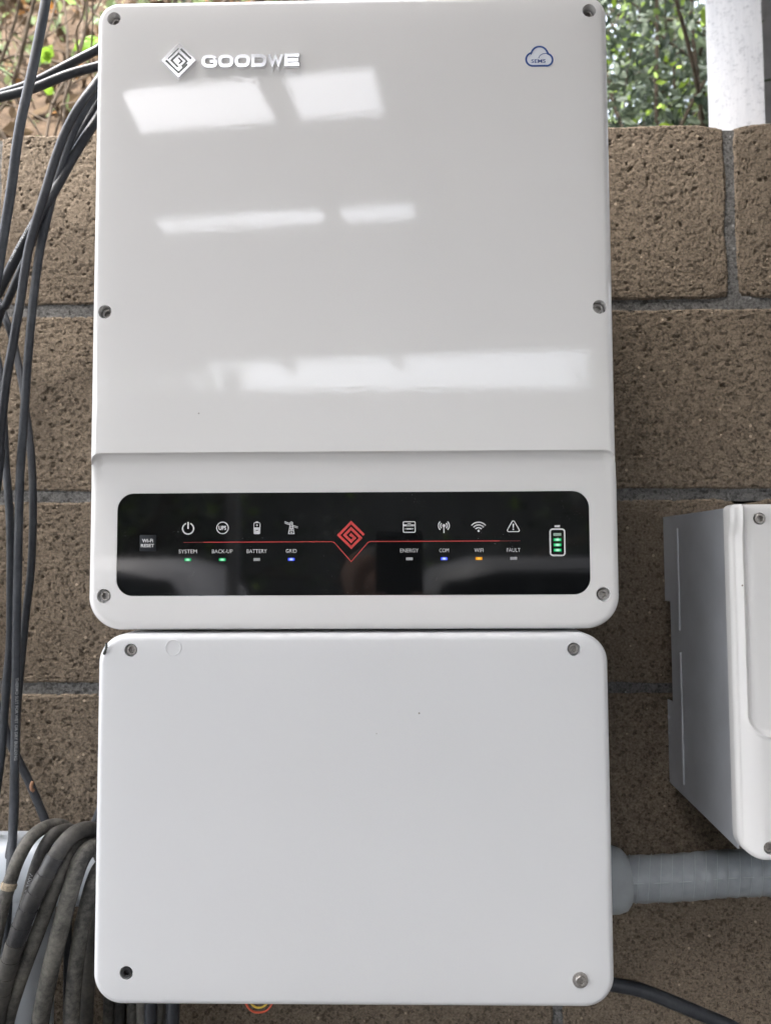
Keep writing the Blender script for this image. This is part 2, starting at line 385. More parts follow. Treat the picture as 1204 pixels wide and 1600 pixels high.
def cyl_cut(x, z, r, y0, y1):
    bm = bmesh.new(); bmesh.ops.create_cone(bm, cap_ends=True, segments=40, radius1=r, radius2=r, depth=y1-y0, matrix=Matrix.Translation((x, (y0+y1)/2, z)) @ Matrix.Rotation(math.pi/2, 4, 'X'))
    return obj('cutter', from_bm('cutter', bm), None)
hexr = lambda q: (lambda a: q/math.cos((a % (math.pi/3))-math.pi/6))
def screw_mesh(name, r=.0041, hx=.0022):
    return lathe(name, [(r*.92, -.004), (r, -.0035), (r, -.0005), (r*.92, 0), (r*.72, .0), (hexr(hx*1.08), 0.), (hexr(hx), -.0002), (hexr(hx), -.0035)], 36)
SCREW = screw_mesh('socket_screw'); SCREW.materials.append(M['steel'])
SCREW_D = screw_mesh('socket_screw_dark'); SCREW_D.materials.append(M['steel_dark'])
def screw(x, y, z, parent, dark=False, rot=None):
    o = obj('screw', SCREW_D if dark else SCREW, None, parent, (x, y, z)); o.rotation_euler.y = random.uniform(0, 6) if rot is None else rot
    return o
P_A=[(-0.2869,-0.13,1.909),(-0.2897,-0.13,1.8714),(-0.2998,-0.13,1.8095),(-0.3117,-0.13,1.7481),(-0.3196,-0.128,1.6882),(-0.3293,-0.125,1.629),(-0.3383,-0.12,1.5704),(-0.3452,-0.115,1.4994)]
P_B1=[(-0.2212,-0.05,1.9026),(-0.2691,-0.06,1.8703),(-0.2977,-0.065,1.8511),(-0.3302,-0.065,1.8341),(-0.3688,-0.06,1.825),(-0.4143,-0.05,1.823)]
P_B2=[(-0.2208,-0.05,1.8715),(-0.2647,-0.07,1.846),(-0.2916,-0.078,1.8325),(-0.3269,-0.078,1.8185),(-0.3606,-0.075,1.8122),(-0.4024,-0.07,1.8072)]
P_C1=[(-0.2505,-0.06,1.8652),(-0.2563,-0.09,1.817),(-0.2687,-0.1,1.7871),(-0.2819,-0.1,1.7617),(-0.2919,-0.1,1.7331),(-0.3006,-0.1,1.7016),(-0.3087,-0.1,1.6732),(-0.315,-0.1,1.6482),(-0.3193,-0.1,1.62),(-0.3219,-0.1,1.5982),(-0.3251,-0.1,1.5765),(-0.3298,-0.098,1.5523),(-0.3362,-0.095,1.5221),(-0.3422,-0.09,1.486),(-0.3471,-0.085,1.4495),(-0.3519,-0.08,1.4128)]
P_C2=[(-0.2541,-0.05,1.8603),(-0.2622,-0.075,1.8173),(-0.2721,-0.08,1.7959),(-0.2832,-0.08,1.7731),(-0.2929,-0.08,1.7437),(-0.3018,-0.08,1.7113),(-0.3082,-0.08,1.6822),(-0.3134,-0.08,1.6564),(-0.3172,-0.08,1.6274),(-0.3203,-0.08,1.5954),(-0.3246,-0.078,1.545),(-0.3277,-0.075,1.5076),(-0.3294,-0.075,1.4697),(-0.3311,-0.075,1.4319),(-0.3315,-0.075,1.3943),(-0.3313,-0.075,1.3322),(-0.3311,-0.075,1.2707),(-0.3303,-0.075,1.2097),(-0.3302,-0.075,1.1794),(-0.3286,-0.078,1.1501),(-0.3275,-0.08,1.1209),(-0.3239,-0.088,1.0882),(-0.3191,-0.1,1.0667),(-0.3208,-0.1,1.041),(-0.3219,-0.1,1.0126),(-0.3236,-0.1,0.9843),(-0.3248,-0.1,0.9392),(-0.3258,-0.1,0.8834)]
P_D1=[(-0.2558,-0.045,1.8512),(-0.268,-0.06,1.8112),(-0.28,-0.065,1.7849),(-0.2938,-0.065,1.755),(-0.305,-0.065,1.7286),(-0.3198,-0.06,1.7012),(-0.3365,-0.05,1.6757),(-0.3484,-0.045,1.6509),(-0.3591,-0.04,1.6326),(-0.37,-0.035,1.6141),(-0.3828,-0.03,1.5886)]
P_T=[(-0.2471,-0.05,1.841),(-0.2658,-0.065,1.7941),(-0.2745,-0.07,1.774),(-0.2867,-0.075,1.7463),(-0.2981,-0.08,1.7177),(-0.3105,-0.085,1.6896),(-0.3227,-0.085,1.6672),(-0.3312,-0.085,1.6513),(-0.342,-0.085,1.629),(-0.351,-0.085,1.61),(-0.3636,-0.085,1.5815)]
P_E=[(-0.3977,-0.015,1.6455),(-0.3789,-0.02,1.6054),(-0.369,-0.022,1.5806),(-0.3615,-0.025,1.5558),(-0.3529,-0.03,1.5274),(-0.3458,-0.035,1.4961),(-0.3394,-0.04,1.4687),(-0.3336,-0.045,1.4351),(-0.3306,-0.048,1.3959),(-0.3306,-0.048,1.3636),(-0.3318,-0.048,1.3315),(-0.335,-0.048,1.2996),(-0.3365,-0.05,1.268),(-0.338,-0.052,1.2367),(-0.3388,-0.055,1.1997),(-0.3369,-0.06,1.1452),(-0.3339,-0.066,1.0923)]
P_Fc=[(-0.3783,-0.04,1.5688),(-0.368,-0.045,1.5275),(-0.3618,-0.05,1.4869),(-0.3563,-0.055,1.4471),(-0.3503,-0.06,1.4144),(-0.3476,-0.06,1.3825),(-0.3458,-0.06,1.3319),(-0.3449,-0.06,1.2691),(-0.3472,-0.06,1.2317),(-0.3484,-0.06,1.2007),(-0.3496,-0.06,1.176),(-0.352,-0.06,1.1452),(-0.3573,-0.06,1.1024)]
P_H=[(-0.3926,-0.012,1.2242),(-0.3768,-0.012,1.1846),(-0.3668,-0.012,1.1584),(-0.3569,-0.012,1.1388),(-0.3464,-0.012,1.1192),(-0.3355,-0.013,1.0968),(-0.3243,-0.016,1.0752),(-0.3114,-0.02,1.0511)]
P_I=[(-0.2407,-0.02,1.1474),(-0.2631,-0.02,1.1055),(-0.2706,-0.025,1.0835),(-0.2779,-0.03,1.0612)]
P_L1=[(-0.2721,-0.06,1.0722),(-0.2787,-0.07,1.0896),(-0.2834,-0.082,1.0985),(-0.2885,-0.1,1.1024),(-0.2928,-0.118,1.0991),(-0.2979,-0.128,1.0861),(-0.3023,-0.132,1.0701),(-0.306,-0.135,1.0534),(-0.3096,-0.137,1.0354),(-0.3134,-0.138,1.009),(-0.321,-0.13,0.9618),(-0.3281,-0.12,0.8964)]
P_L2=[(-0.2627,-0.06,1.0692),(-0.27,-0.07,1.0855),(-0.2735,-0.085,1.0949),(-0.2789,-0.1,1.0972),(-0.2836,-0.11,1.0888),(-0.2884,-0.115,1.0727),(-0.2923,-0.118,1.0544),(-0.2961,-0.12,1.0359),(-0.3013,-0.12,1.011),(-0.3072,-0.118,0.977),(-0.3132,-0.115,0.926)]
P_L3=[(-0.228,-0.07,1.076),(-0.2378,-0.085,1.0908),(-0.2441,-0.1,1.1002),(-0.2473,-0.118,1.1059),(-0.2512,-0.133,1.1051),(-0.2562,-0.143,1.0968),(-0.263,-0.148,1.0826),(-0.27,-0.15,1.0691),(-0.2779,-0.15,1.0531),(-0.2846,-0.15,1.0352),(-0.2923,-0.148,1.0131),(-0.2993,-0.145,0.9904),(-0.3067,-0.14,0.9622),(-0.3161,-0.13,0.9029)]
P_L4=[(-0.2462,-0.07,1.061),(-0.2479,-0.085,1.0785),(-0.2504,-0.1,1.0887),(-0.2511,-0.118,1.0924),(-0.2533,-0.13,1.0881),(-0.2579,-0.138,1.0732),(-0.266,-0.14,1.0504),(-0.275,-0.14,1.0262),(-0.2843,-0.138,1.0027),(-0.2941,-0.135,0.977),(-0.3038,-0.13,0.9484),(-0.3167,-0.12,0.8965)]
P_L5=[(-0.2212,-0.08,1.065),(-0.2309,-0.095,1.0817),(-0.2358,-0.11,1.0895),(-0.2384,-0.125,1.0912),(-0.241,-0.135,1.0846),(-0.2447,-0.14,1.0693),(-0.249,-0.142,1.0513),(-0.2552,-0.142,1.0262),(-0.2622,-0.14,0.9985),(-0.2685,-0.137,0.9713),(-0.2742,-0.132,0.9471),(-0.2804,-0.125,0.9)]
P_L6=[(-0.221,-0.08,1.055),(-0.2276,-0.1,1.071),(-0.2299,-0.117,1.0731),(-0.2323,-0.125,1.0647),(-0.2359,-0.128,1.049),(-0.2403,-0.13,1.0259),(-0.2443,-0.13,0.9988),(-0.2474,-0.128,0.9719),(-0.2498,-0.125,0.9432),(-0.2522,-0.12,0.8969)]
P_L7=[(-0.2309,-0.06,1.0301),(-0.2407,-0.075,1.0305),(-0.2468,-0.082,1.019),(-0.2499,-0.085,0.9885),(-0.2523,-0.085,0.954),(-0.2534,-0.085,0.9197),(-0.2558,-0.08,0.871)]
P_TUBE=[(0.2054,-0.06,1.0412),(0.2327,-0.06,1.0412),(0.2722,-0.06,1.042),(0.3086,-0.06,1.0439),(0.3328,-0.06,1.0463),(0.357,-0.06,1.0476),(0.3896,-0.06,1.0483),(0.4474,-0.06,1.0479),(0.5673,-0.06,1.047)]
P_K=[(0.1936,-0.05,0.9435),(0.2241,-0.05,0.9413),(0.2424,-0.05,0.9385),(0.2667,-0.05,0.9339),(0.2969,-0.05,0.9228),(0.3269,-0.05,0.9106),(0.3568,-0.05,0.8978),(0.3984,-0.05,0.874),(0.445,-0.05,0.8335)]

def obj(name, me, mat, parent=None, loc=None, local=False):
    """link one mesh object; coordinates are world coordinates unless local"""
    o = bpy.data.objects.new(name, me); COL.objects.link(o)
    if mat is not None and not me.materials: me.materials.append(M[mat])
    if parent is not None:
        o.parent = parent
        if not local: o.matrix_parent_inverse = Matrix.Translation(-parent.location)
    if loc is not None: o.location = loc
    return o

# ------------------------------------------------------------------ ground and bank
GZ = -0.30
def grid_mesh(name, xs, ys, fz):
    X, Y = np.meshgrid(xs, ys); Z = fz(X, Y); nx = len(xs)
    v = np.stack([X, Y, Z], -1).reshape(-1, 3); f = [(j*nx+i, j*nx+i+1, (j+1)*nx+i+1, (j+1)*nx+i) for j in range(len(ys)-1) for i in range(nx-1)]
    return pyd(name, v, f)
g = obj('ground', grid_mesh('ground', np.linspace(-300, 300, 3), np.array([-300, -20, 300.]), lambda X, Y: X*0+GZ), 'concrete'); tag(g, kind='structure')
def smooth(a, b_, x):
    t_ = np.clip((x-a)/(b_-a), 0, 1); return t_*t_*(3-2*t_)
def bank_z(X, Y):
    k = 1.02-.80*smooth(-.35, .35, X)
    wv = .05*np.sin(X*3.1+Y*2.3)+.035*np.sin(X*7.3-Y*5.1)+.02*np.sin(X*17+Y*13)
    yy = np.minimum(Y-.22, 3.2)
    return 1.66+k*yy+wv*smooth(.2, .6, Y)
bk_xs = np.linspace(-7, 7, 141); bk_ys = np.concatenate([[.215], np.linspace(.26, 4, 60), [6, 12]])
tag(obj('bank', grid_mesh('bank', bk_xs, bk_ys, bank_z), 'soil'), kind='structure')

# ------------------------------------------------------------------ concrete block wall
wall = empty('block_wall', (0, .1, GZ)); tag(wall, 'brown concrete block garden wall behind the white boxes', 'wall')
PITCH, BH, BW, J, TOP = .2035, .1925, .389, .011, 1.8165
def edge_noise(n, amp, seed):
    r_ = np.random.default_rng(seed); o = np.zeros(n)
    for k, a in ((6, 1.), (16, .6), (45, .45)):
        pts = r_.normal(0, a, k); o += np.interp(np.linspace(0, k-1, n), np.arange(k), pts)
    return o*amp/1.3
def block_mesh(name, seed, bw=BW, dense=True):
    nx, nz = (260, 130) if dense else (14, 8)
    u = np.linspace(-1, 1, nx); v_ = np.linspace(-1, 1, nz)
    u = np.sign(u)*(1-(1-np.abs(u))**1.25); v_ = np.sign(v_)*(1-(1-np.abs(v_))**1.25)
    eL, eR = edge_noise(nz, .0008, seed), edge_noise(nz, .0008, seed+1); eB, eT = edge_noise(nx, .0008, seed+2), edge_noise(nx, .0008, seed+3)
    X = u[None, :]*(bw/2)+((1+u)/2)[None, :]**6*eR[:, None]+((1-u)/2)[None, :]**6*eL[:, None]
    Z = v_[:, None]*(BH/2)+((1+v_)/2)[:, None]**6*eT[None, :]+((1-v_)/2)[:, None]**6*eB[None, :]
    dx, dz = bw/2-np.abs(u[None, :]*bw/2), BH/2-np.abs(v_[:, None]*BH/2)
    r_ = .0026; a, b2 = np.maximum(1-dx/r_, 0), np.maximum(1-dz/r_, 0)
    Y = .0020*np.minimum(a**2+b2**2, 1.4)
    c = np.maximum(1-np.hypot(dx, dz)/.022, 0)                           # worn corners
    rr_ = np.random.default_rng(seed+9)
    Y = Y+.0025*c**1.5*rr_.uniform(.2, 1.2)
    Z = Z-np.sign(v_)[:, None]*.0045*c*rr_.uniform(.3, 1.3)
    if dense:
        q = rr_.normal(0, 1, (nz, nx)); q = (q+np.roll(q, 1, 0)+np.roll(q, 1, 1)+np.roll(q, (1, 1), (0, 1)))/4
        Y = Y+.0004*q
        for _ in range(800):                                               # open pores, real dents
            i, j = rr_.integers(1, nz-1), rr_.integers(1, nx-1); a_, b3 = rr_.integers(1, 3), rr_.integers(1, 3); Y[i:i+a_, j:j+b3] += rr_.uniform(.0006, .0026)*(.6+.4*rr_.random((len(Y[i:i+a_]), len(Y[i, j:j+b3]))))
    vv = np.stack([X, Y, Z], -1).reshape(-1, 3); f = [(j*nx+i, j*nx+i+1, (j+1)*nx+i+1, (j+1)*nx+i) for j in range(nz-1) for i in range(nx-1)]
    loop = list(range(nx))+[j*nx+nx-1 for j in range(1, nz)]+[(nz-1)*nx+i for i in range(nx-2, -1, -1)]+[j*nx for j in range(nz-2, 0, -1)]
    k0 = len(vv); vv = np.concatenate([vv, [(vv[i][0], .195, vv[i][2]) for i in loop]]); n = len(loop)
    f += [(loop[i], k0+i, k0+(i+1) % n, loop[(i+1) % n]) for i in range(n)]+[tuple(range(k0, k0+n))]
    me = pyd(name, vv, f, True, 50); me.materials.append(M['block']); return me
BM = [block_mesh('block', 10*k) for k in range(6)]; BL = block_mesh('block_far', 99, dense=False)
rows = 10; mort = bmesh.new(); kk = 0
for r_ in range(rows):
    zc = TOP-BH/2-r_*PITCH
    x0 = .3968+.2+((0 if r_ % 2 == 0 else .2) if r_ < 4 else (.2 if r_ % 2 == 0 else 0))                              # centre of the block right of the visible head joint
    for c in range(-9, 8):
        xc = x0+c*.4
        if xc < -3.2 or xc > 3.2: continue
        near = abs(xc) < 1.1 and r_ < 6
        o = obj('block', BM[kk % 6] if near else BL, None, wall, (xc, random.uniform(-.0008, .0008), zc)); kk += 1
        if kk % 3 == 0 and near: o.rotation_euler.y = math.pi if r_ else 0
        box_bm(xc+.2-J/2-.004, xc+.2+J/2+.004, .0019, .19, zc-BH/2+.001, zc+BH/2-.006, bm=mort)
    zb = zc-BH/2-J/2
    box_bm(-3.4, 3.4, .0015, .192, zb-J/2-.003, zb+J/2+.003, bm=mort)
obj('mortar', from_bm('mortar', mort), 'mortar', wall)

# ------------------------------------------------------------------ large inverter
FY = -.204
inv = empty('inverter', (0, FY, 1.2915)); tag(inv, 'tall glossy white solar inverter with black indicator strip and chrome lettering', 'inverter')
W_, H_, CZ = .4243, .5241, 1.55275; LIP = 1.434-CZ
def inv_recess(x, z):
    a = LIP-z; b_ = W_/2+.001-np.abs(x)+.55*np.maximum(a-.008, 0); r0 = .0115
    t_ = np.where((a < r0) & (b_ < r0), r0-np.hypot(r0-a, r0-b_), np.minimum(a, b_)); t_ = np.maximum(t_, 0)
    qq = np.clip(1-t_/.020, 0, 1)
    return .011*np.sqrt(np.maximum(1-qq*qq, 0))*np.clip(t_/.0012, 0, 1)**1.2
def inv_depth(x, z, s):
    q = np.clip(1-s/.0065, 0, 1); d = .0065*(1-np.sqrt(np.maximum(1-q*q, 0)))+.0018*np.exp(-s/.010)
    return d+inv_recess(x, z)
cov = obj('cover', cover_mesh('cover', W_, H_, .027, .062, inv_depth, rt=.0185, taper=lambda z: 1+inv_recess(W_/2, z)/.619, zs_extra=np.concatenate([LIP-np.linspace(-.001, .006, 22), LIP-np.linspace(.006, .024, 24)])), 'cover', inv, (0, FY, CZ))
PX = lambda x: .038+(x-.038)*1.0185
PZ = lambda z: 1.35+(z-1.35)*1.0185
LY = FY+.011                                                              # recessed lower surface
top_s = [(-.1969, 1.7983), (.1969, 1.7983), (-.2005, 1.5498), (.2005, 1.5498)]; low_s = [(-.2017, 1.3185), (.2017, 1.3185)]
pc = rrect(0, PZ(1.360), .3832, .0836, .0135, 8)
bmc = plate_bm([pc], -.25, .25+LY+.0016); pcut = obj('cutter', from_bm('cutter', bmc), None)
cov.location = (0, 0, 0); cov.data.transform(Matrix.Translation((0, FY, CZ))); cov.matrix_parent_inverse = Matrix.Identity(4); cov.parent = None
bpy.context.view_layer.update()
cut(cov, [cyl_cut(x, z, .0056, -.26, FY+.0105) for x, z in top_s]+[cyl_cut(x, z, .0058, -.26, LY+.0065) for x, z in low_s]+[pcut])
cov.parent = inv; cov.matrix_parent_inverse = Matrix.Translation(-inv.location)
for x, z in top_s: screw(x, FY+.006, z, inv)
for x, z in low_s: screw(x, LY+.0028, z, inv)
bm = box_bm(-.196, .196, FY+.0605, -.02, 1.30, 1.80, .004)
obj('body', from_bm('body', bm, 35), 'body', inv)
for s_ in (-1, 1):
    for k in range(5): box('cooling_fin', min(s_*.1962, s_*.2042), max(s_*.1962, s_*.2042), FY+.075+k*.02, FY+.079+k*.02, 1.33, 1.77, 'body', inv)
box('mounting_bracket', -.15, .15, -.0195, .0006, 1.62, 1.74, 'body', inv)

# black indicator strip and everything printed on it
pan = plates('indicator_panel', [rrect(0, PZ(1.360), .3828, .0832, .0133, 10)], LY+.0006, .0014, 'glass', inv)
IY = LY+.0006-.00012; TH = .0001
c0 = lambda x: PX(x)
cols = [-.1304, -.1028, -.0752, -.0477, .0462, .0737, .1012, .1287]
IZ, TZ, DZ, RZ = PZ(1.3730), PZ(1.3543), PZ(1.3477), PZ(1.3616)
def icon(name, polys, mat='print'): return plates(name, polys, IY, TH, mat, pan)
def poly_in(cx, cz, pts): return [(cx+a*.001, cz+b_*.001) for a, b_ in pts]
def rib_in(cx, cz, pts, wd, closed=False): return ribbon(poly_in(cx, cz, pts), wd*.001, closed)
x = c0(cols[0]); icon('power_icon', rib_in(x, IZ, arc(0, -.4, 4.5, 112, 428, 30), 1.1)+rib_in(x, IZ, [(0, 5.0), (0, -.6)], 1.2))
x = c0(cols[1]); icon('backup_icon', rib_in(x, IZ, arc(0, 0, 4.7, 0, 348.75, 31), .8, True)); lettering('backup_letters', 'UPS', x, IZ, IY-.00005, .0046, 'print', pan, .00018, .0062)
x = c0(cols[2])
icon('battery_icon', rib_in(x, IZ, rrect(0, -.4, 5.0, 9.0, .9, 3), .6, True)+[poly_in(x, IZ, [(-1, 4.4), (1, 4.4), (1, 5.1), (-1, 5.1)]), poly_in(x, IZ, [(-2.5, -4.6), (2.5, -4.6), (2.5, .2), (-2.5, .2)])]
     +rib_in(x, IZ, [(-.9, 2), (.9, 2)], .55)+rib_in(x, IZ, [(0, 1.1), (0, 1.72)], .55)+rib_in(x, IZ, [(0, 2.28), (0, 2.9)], .55))
plates('battery_minus', rib_in(x, IZ, [(-.9, -2.2), (.9, -2.2)], .5), IY-.00012, TH, 'glass', pan)
x = c0(cols[3])
tw = rib_in(x, IZ, [(-2.3, -5), (-.8, 3.2), (.8, 3.2), (2.3, -5)], .65, True)+rib_in(x, IZ, [(-1.6, -2.7), (1.6, -2.7)], .5)+rib_in(x, IZ, [(-1.3, -.6), (1.3, -.6)], .5)+rib_in(x, IZ, arc(0, .9, .6, 0, 330, 9), .45, True)
tw += rib_in(x, IZ, arc(0, -1.6, .55, 0, 330, 9), .45, True)+rib_in(x, IZ, [(-1, -4), (1, -4)], .6)+rib_in(x, IZ, arc(0, 3.3, 1.2, 0, 180, 8), .6)
tw += rib_in(x, IZ, [(-5.4, 5.0), (-3.8, 4.1), (-1.2, 3.4), (1.5, 1.9), (4, .9), (5.4, .6)], .55)+rib_in(x, IZ, [(-5.6, 4.0), (-3.9, 3.1), (-1.3, 2.3)], .45)+rib_in(x, IZ, [(1.3, .9), (3.9, -.1), (5.4, -.4)], .45)
icon('pylon_icon', tw)
x = c0(cols[4])
icon('meter_icon', rib_in(x, IZ, rrect(0, 0, 9.6, 8.6, .9, 3), .75, True)+[poly_in(x, IZ, [(-4.5, .6), (4.5, .6), (4.5, 2.1), (-4.5, 2.1)])]+rib_in(x, IZ, [(-1.4, 3), (1.4, 3)], .5)
     +rib_in(x, IZ, [(-2.3, -1.5), (2.3, -1.5)], 1.0)+rib_in(x, IZ, [(-3.4, -1.5), (-2.8, -1.5)], .7)+rib_in(x, IZ, [(2.8, -1.5), (3.4, -1.5)], .7))
plates('meter_digits', sum([rib_in(x, IZ, [(a, .9), (a, 1.8)], .45) for a in (-1.6, -.7, .2, 1.1)], []), IY-.00012, TH, 'glass', pan)
x = c0(cols[5]); ant = [poly_in(x, IZ, arc(0, .9, 1.35, 0, 345, 23))]+rib_in(x, IZ, [(0, -.2), (0, -5)], .9)
for q in (2.7, 4.4):
    for s_ in (-1, 1): ant += rib_in(x, IZ, [(s_*a, b_) for a, b_ in arc(0, .9, q, -48, 48, 10)], .85)
icon('antenna_icon', ant)
x = c0(cols[6]); icon('wifi_icon', [poly_in(x, IZ, arc(0, -3.4, .9, 0, 345, 23))]+sum([rib_in(x, IZ, arc(0, -3.9, q, 40, 140, 12), .95) for q in (3.1, 5.3, 7.5)], []))
x = c0(cols[7]); tri = arc(-3.7, -3.1, 1.1, 150, 270, 5)+arc(3.7, -3.1, 1.1, -90, 30, 5)+arc(0, 3.4, 1.1, 30, 150, 5)
icon('warning_icon', rib_in(x, IZ, tri, .75, True)+[poly_in(x, IZ, [(-.3, -1.2), (.3, -1.2), (.65, 1.6), (.3, 2.3), (-.3, 2.3), (-.65, 1.6)]), poly_in(x, IZ, arc(0, -2.3, .6, 0, 330, 11))])
for k, s_ in enumerate(['SYSTEM', 'BACK-UP', 'BATTERY', 'GRID', 'ENERGY', 'COM', 'WIFI', 'FAULT']):
    lettering('indicator_name', s_, c0(cols[k]), TZ, IY, .0044, 'print', pan, 0., [.0148, .0168, .0164, .0087, .0148, .0077, .0072, .0110][k])
def led(cx, cz, w2, h2, mat, name='led'):
    bm = box_bm(-w2, w2, 0, .0006, -h2, h2, .0003, 1); return obj(name, from_bm(name, bm), mat, pan, (cx, IY-.0001, cz))
for k, c in enumerate(['led_green', 'led_green', 'off', 'led_blue', 'off', 'led_blue', 'led_amber', 'off']):
    led(c0(cols[k]), DZ, .0028, .00125, c)
x = c0(.1634)
icon('charge_frame', rib_in(x, PZ(1.3603), rrect(0, 0, 11.6, 21.2, 2.2, 5), 1.25, True)+[poly_in(x, PZ(1.3603), [(-2.2, 12.1), (2.2, 12.1), (2.2, 13.8), (-2.2, 13.8)])])
for k in range(4): led(x, PZ(1.3603)+.0063-k*.0042, .0032, .00125, 'offg' if k == 0 else 'led_bar', 'charge_bar')
# red emblem and line
lg = lambda a, b_: (PX(0)+(a-775)*.0000850, PZ(1.3668)-(b_-262)*.0000850)
plates('red_emblem', ribbon([lg(*q) for q in [(897, 262), (775, 142), (655, 262), (775, 380), (866, 290), (775, 199), (712, 262), (775, 323), (808, 290), (775, 257), (762, 272)]], .0021), IY, TH, 'red', pan)
zl = RZ
fade = plates('red_line', ribbon([(c0(-.118), zl), (c0(-.0155), zl), (c0(-.0135), zl-.0006), lg(775, 515), (c0(.0135), zl-.0006), (c0(.0155), zl), (c0(.118), zl)], .00062), IY, TH, 'red', pan)
M['redthin'] = plain('faint_red_print', (.25, .03, .03), .45)
for s_ in (-1, 1): plates('red_line_end', ribbon([(c0(s_*.118), zl), (c0(s_*.134), zl)], .0004), IY, TH, 'redthin', pan)
# reset button
bx, bz = PX(-.1624), PZ(1.3612)
rb = obj('reset_button', from_bm('reset_button', box_bm(bx-.0066, bx+.0066, IY-.0012, IY+.0008, bz-.0066, bz+.0066, .0007), 35), 'button', pan)
lettering('reset_letters', 'Wi-Fi', bx, bz+.0019, IY-.00135, .0040, 'print', rb, .00009, .0090); lettering('reset_letters', 'RESET', bx, bz-.0021, IY-.00135, .0036, 'print', rb, .00009, .0108)

# chrome emblem and lettering, cloud print
ex, ez, es = -.1418, 1.7600, .000103
dia = [(ex-.0144, ez), (ex, ez-.0144), (ex+.0144, ez), (ex, ez+.0144)]
obj('emblem_base', from_bm('emblem_base', plate_bm([[(ex+(a-ex)*1.14, ez+(b_-ez)*1.14) for a, b_ in dia]], FY-.0004, .0012)), 'resin', inv)
em = plates('emblem', [dia], FY-.0016, .0012, 'chrome', inv)
gl = lambda a, b_: (ex+(a-775)*es, ez-(b_-262)*es)
plates('emblem_groove', ribbon([gl(*q) for q in [(876, 252), (790, 168)]], .0017)+ribbon([gl(*q) for q in [(672, 262), (775, 365), (775+70, 365-70)]], .0017)+ribbon([gl(*q) for q in [(690, 248), (775, 163)]], .0009), FY-.00175, .0002, 'groove', em)
plates('emblem_groove', ribbon([gl(*q) for q in [(770, 318), (718, 262), (775, 205), (842, 272), (800, 315)]], .0015)+ribbon([gl(*q) for q in [(775, 243), (802, 270), (778, 292)]], .0013), FY-.00175, .0002, 'groove', em)
lh, lw, st = .0105, .0126, .0027
def letter(ch):
    a, b_ = (lw-st)/2, (lh-st)/2; r_ = b_*.85
    if ch == 'O': return [(rrect(0, 0, 2*a, 2*b_, r_, 7), True)]
    if ch == 'G': return [([(a, b_*.55)]+arc(a-r_, b_-r_, r_, 50, 90, 3)+arc(-a+r_, b_-r_, r_, 90, 180, 7)+arc(-a+r_, -b_+r_, r_, 180, 270, 7)+arc(a-r_*.5, -b_+r_*.5, r_*.5, 270, 360, 4)+[(a, -.0001), (.0006, -.0001)], False)]
    if ch == 'D': return [([(-a, -b_)]+arc(a-r_, -b_+r_, r_, 270, 360, 7)+arc(a-r_, b_-r_, r_, 0, 90, 7)+[(-a, b_)], True)]
    if ch == 'W': return [([(-a-.0006, b_+.001), (-a*.5, -b_), (0, b_*.75), (a*.5, -b_), (a+.0006, b_+.001)], False)]
    if ch == 'E':
        return [([(-a, 0), (a, 0)], False), ([(a+.0008, b_), (-a, b_), (-a, -b_), (a+.0008, -b_)], False)]
brand = empty('brand_lettering', (-.082, FY, 1.7586))
brand.parent = inv; brand.matrix_parent_inverse = Matrix.Translation(-inv.location)
for k, ch in enumerate('GOODWE'):
    lx, lz = -.1232+lw/2+.0005+k*.0137, 1.7588
    for j, (pts, cl) in enumerate(letter(ch)):
        P_ = [(lx+a, lz+b_) for a, b_ in pts]
        bm = plate_bm(ribbon(P_, st+.0022, cl), FY-.0003-.00005*k-.0001*j, .001); obj('letter_rim', from_bm('letter_rim', bm), 'resin', brand)
        bm = plate_bm(ribbon(P_, st*(1 if ch != 'W' else .8), cl), FY-.0016-.0002*j, .0016); bmesh.ops.remove_doubles(bm, verts=bm.verts, dist=1e-5)
        obj('letter', from_bm('letter', bm), 'chrome', brand)
sx_, sz_ = .1553, 1.7595; k_ = .0232/550
cl = lambda a, b_: (sx_+(a-628)*k_, sz_-(b_-415)*k_)
cpts = [cl(500, 608), cl(765, 608)]+[cl(765+118*math.cos(R(a)), 488-(122*math.sin(R(a)))) for a in np.linspace(-88, 72, 18)]+[cl(790, 340)]+[cl(630+160*math.cos(R(a)), 385-165*math.sin(R(a))) for a in np.linspace(12, 160, 18)]+[cl(470, 350)]+[cl(500+130*math.cos(R(a)), 475-133*math.sin(R(a))) for a in np.linspace(104, 262, 16)]
plates('cloud_fill', [cpts], FY-.00005, .0004, 'cloudfill', inv)
plates('cloud_outline', ribbon(cpts, .0014, True), FY-.0002, .0004, 'blue', inv)
plates('cloud_outline', ribbon([cl(612, 450), cl(640, 400), cl(690, 368), cl(760, 360), cl(800, 372)], .0005), FY-.0002, .0002, 'blue', inv)
lettering('cloud_letters', 'SEMS', cl(607, 515)[0], cl(607, 515)[1], FY-.0003, .0043, 'blue', inv, .00004, .0116)

